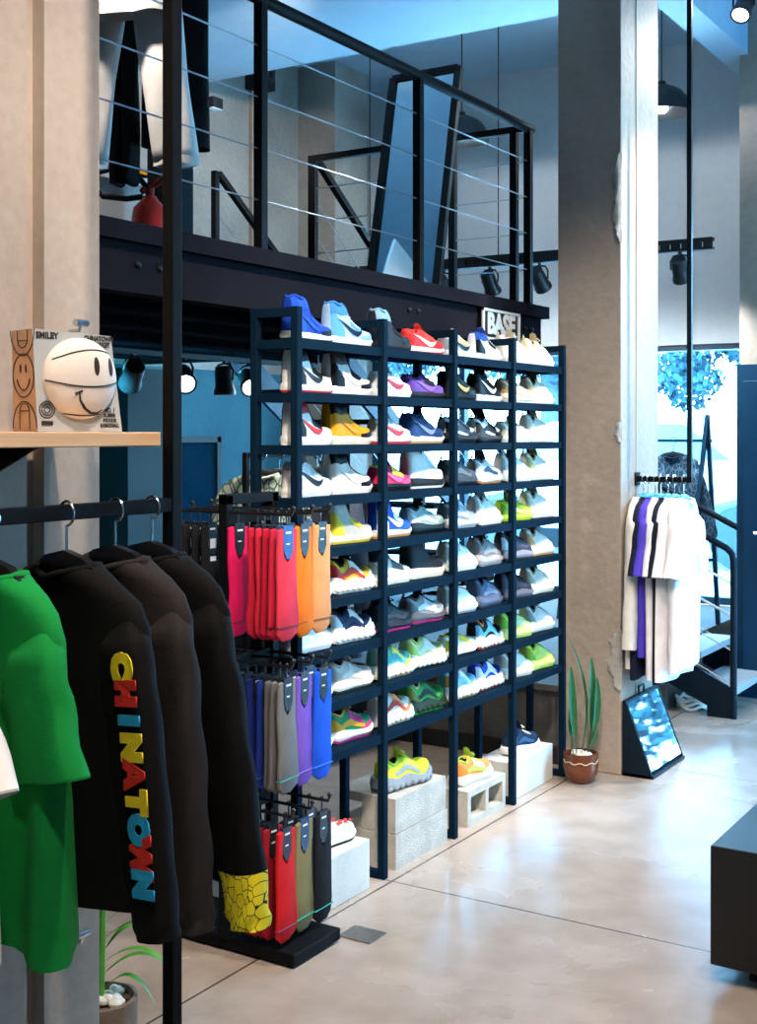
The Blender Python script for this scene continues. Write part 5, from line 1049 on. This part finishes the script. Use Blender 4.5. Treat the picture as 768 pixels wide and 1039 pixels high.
def track_spot(x, y, z, aim, lab, group, power=0, col=(.85, .95, 1), size=70, glow=True):
    t = thing('track_spotlight', lab, 'spotlight', (x, y, z), 0, group)
    d = (Vector(aim) - Vector((x, y, z - .1))).normalized(); q = d.to_track_quat('-Z', 'Y').to_matrix().to_4x4(); q.translation = Vector((0, 0, -.10))
    b = MB(); b.lathe([(.028, .075), (.045, .07), (.048, .03), (.048, -.03), (.056, -.055), (.056, -.075), (.046, -.075), (.042, -.05), (.001, -.045)], 20); b.xf(q); b.build('can', M_PLASTIC, t, smooth=True)
    b = MB(); b.lathe([(.044, -.070), (.02, -.066), (.001, -.066)], 20); b.xf(q); b.build('lens', M_LAMPGLOW if glow else M_INNER, t)
    b = MB(); b.tube([(-.056, 0, -.10), (-.058, 0, -.05), (-.04, 0, -.02), (0, 0, -.012), (.04, 0, -.02), (.058, 0, -.05), (.056, 0, -.10)], .006, 6); b.tube([(0, 0, -.012), (0, 0, .01)], .012, 8); b.build('yoke', M_PLASTIC, t, smooth=True)
    if power:
        l = bpy.data.lights.new('spot_beam', 'SPOT'); l.energy = power; l.color = col; l.spot_size = R(size); l.spot_blend = .7; l.shadow_soft_size = .04
        o = bpy.data.objects.new('spot_beam', l); COL.objects.link(o); o.parent = t; M_ = q.copy(); M_.translation = Vector((0, 0, -.10)) + d * .09; o.matrix_local = M_
def truss(name, lab, x0, x1, y, z, rods):
    t = thing(name, lab, 'lighting truss', ((x0 + x1) / 2, y, z)); xc = (x0 + x1) / 2
    b = MB(); b.box(x0 - xc, -.025, .04, x1 - xc, .025, .05); b.box(x0 - xc, -.025, -.02, x1 - xc, .025, -.005); b.build('channel', M_DARK, t)
    for q in (-.022, .018):
        s = MB(); x = x0
        s.box(x0 - xc, q, .03, x1 - xc, q + .004, .042)
        while x < x1 - .05: s.box(x - xc, q, -.01, x + .045 - xc, q + .004, .03); x += .065
        s.build('slotted_side', M_DARK, t)
    for r_ in rods: MB().tube([(r_ - xc, 0, .04), (r_ - xc, 0, 4.4 - z)], .004, 6).build('suspension_wire', M_DARK, t)
truss('lighting_truss', 'black slotted lighting truss hung across the front of the shop window', -5.2, -2.22, 7.25, 2.70, (-4.6, -3.62, -2.36))
TG = 'spotlights on the window truss'
for x, aim, lab in ((-4.35, (-4.3, 8.4, .9), 'black spotlight on the truss behind the leaning mirror foot'), (-4.02, (-4.0, 8.7, 1.4), 'black spotlight on the truss left of the railing end post'), (-3.68, (-3.6, 8.4, 1.0), 'black spotlight on the truss between the railing end posts'), (-3.33, (-3.2, 8.6, 1.3), 'black spotlight on the truss just right of the railing corner post'),
                    (-2.72, (-2.7, 8.2, .9), 'black spotlight on the truss right beside the central pillar'), (-2.42, (-2.5, 8.4, 1.2), 'black spotlight on the truss right of the ceiling pole')):
    track_spot(x, 7.25, 2.675, aim, lab, TG, 80, (.86, .95, 1), 100)
ut = thing('lighting_rail', 'thin black lighting rail under the mezzanine', 'lighting rail', (-4.1, 4.6, 1.985)); MB().box(-.015, -1.6, -.012, .015, 1.5, .012).build('rail', M_DARK, ut)
for y in (-1.4, 0, 1.3): MB().box(-.008, y - .008, .012, .008, y + .008, .066).build('bracket', M_DARK, ut)
UG = 'spotlights under the mezzanine'
for y, aim, lab in ((4.38, (-4.9, 4.9, 1.2), 'black spotlight under the mezzanine right of the ball box'), (4.745, (-2.6, 3.4, .9), 'glowing spotlight under the mezzanine beside the near pole'), (5.06, (-4.05, 5.1, 0), 'black can spotlight under the mezzanine pointing down'), (5.26, (-2.8, 4.2, 1.0), 'bright tilted spotlight under the mezzanine nearest the rack')):
    track_spot(-4.1, y, 1.975, aim, lab, UG, 0)
for x, y, aim, lab in ((-1.93, 6.85, (-2.1, 5.6, 2.3), 'ceiling spotlight at the top right corner, left one'), (-1.78, 6.35, (-1.8, 5.0, 0), 'ceiling spotlight at the top right corner, right one')):
    track_spot(x, y, 4.03, aim, lab, 'ceiling spotlights at the top right', 60, (.9, .96, 1), 120)
ct = thing('ceiling_light_rail', 'pale lighting rail on the ceiling at the top right', 'lighting rail', (-1.85, 6.6, 4.05)); 
MB().bar((-.12, .5, -.01), (.12, -.5, -.01), .03).build('rail', M_WHITE, ct)
for q in (-.35, .35): MB().box(-.24 * q - .006, q - .006, 0, -.24 * q + .006, q + .006, .35).build('drop_rod', M_WHITE, ct)
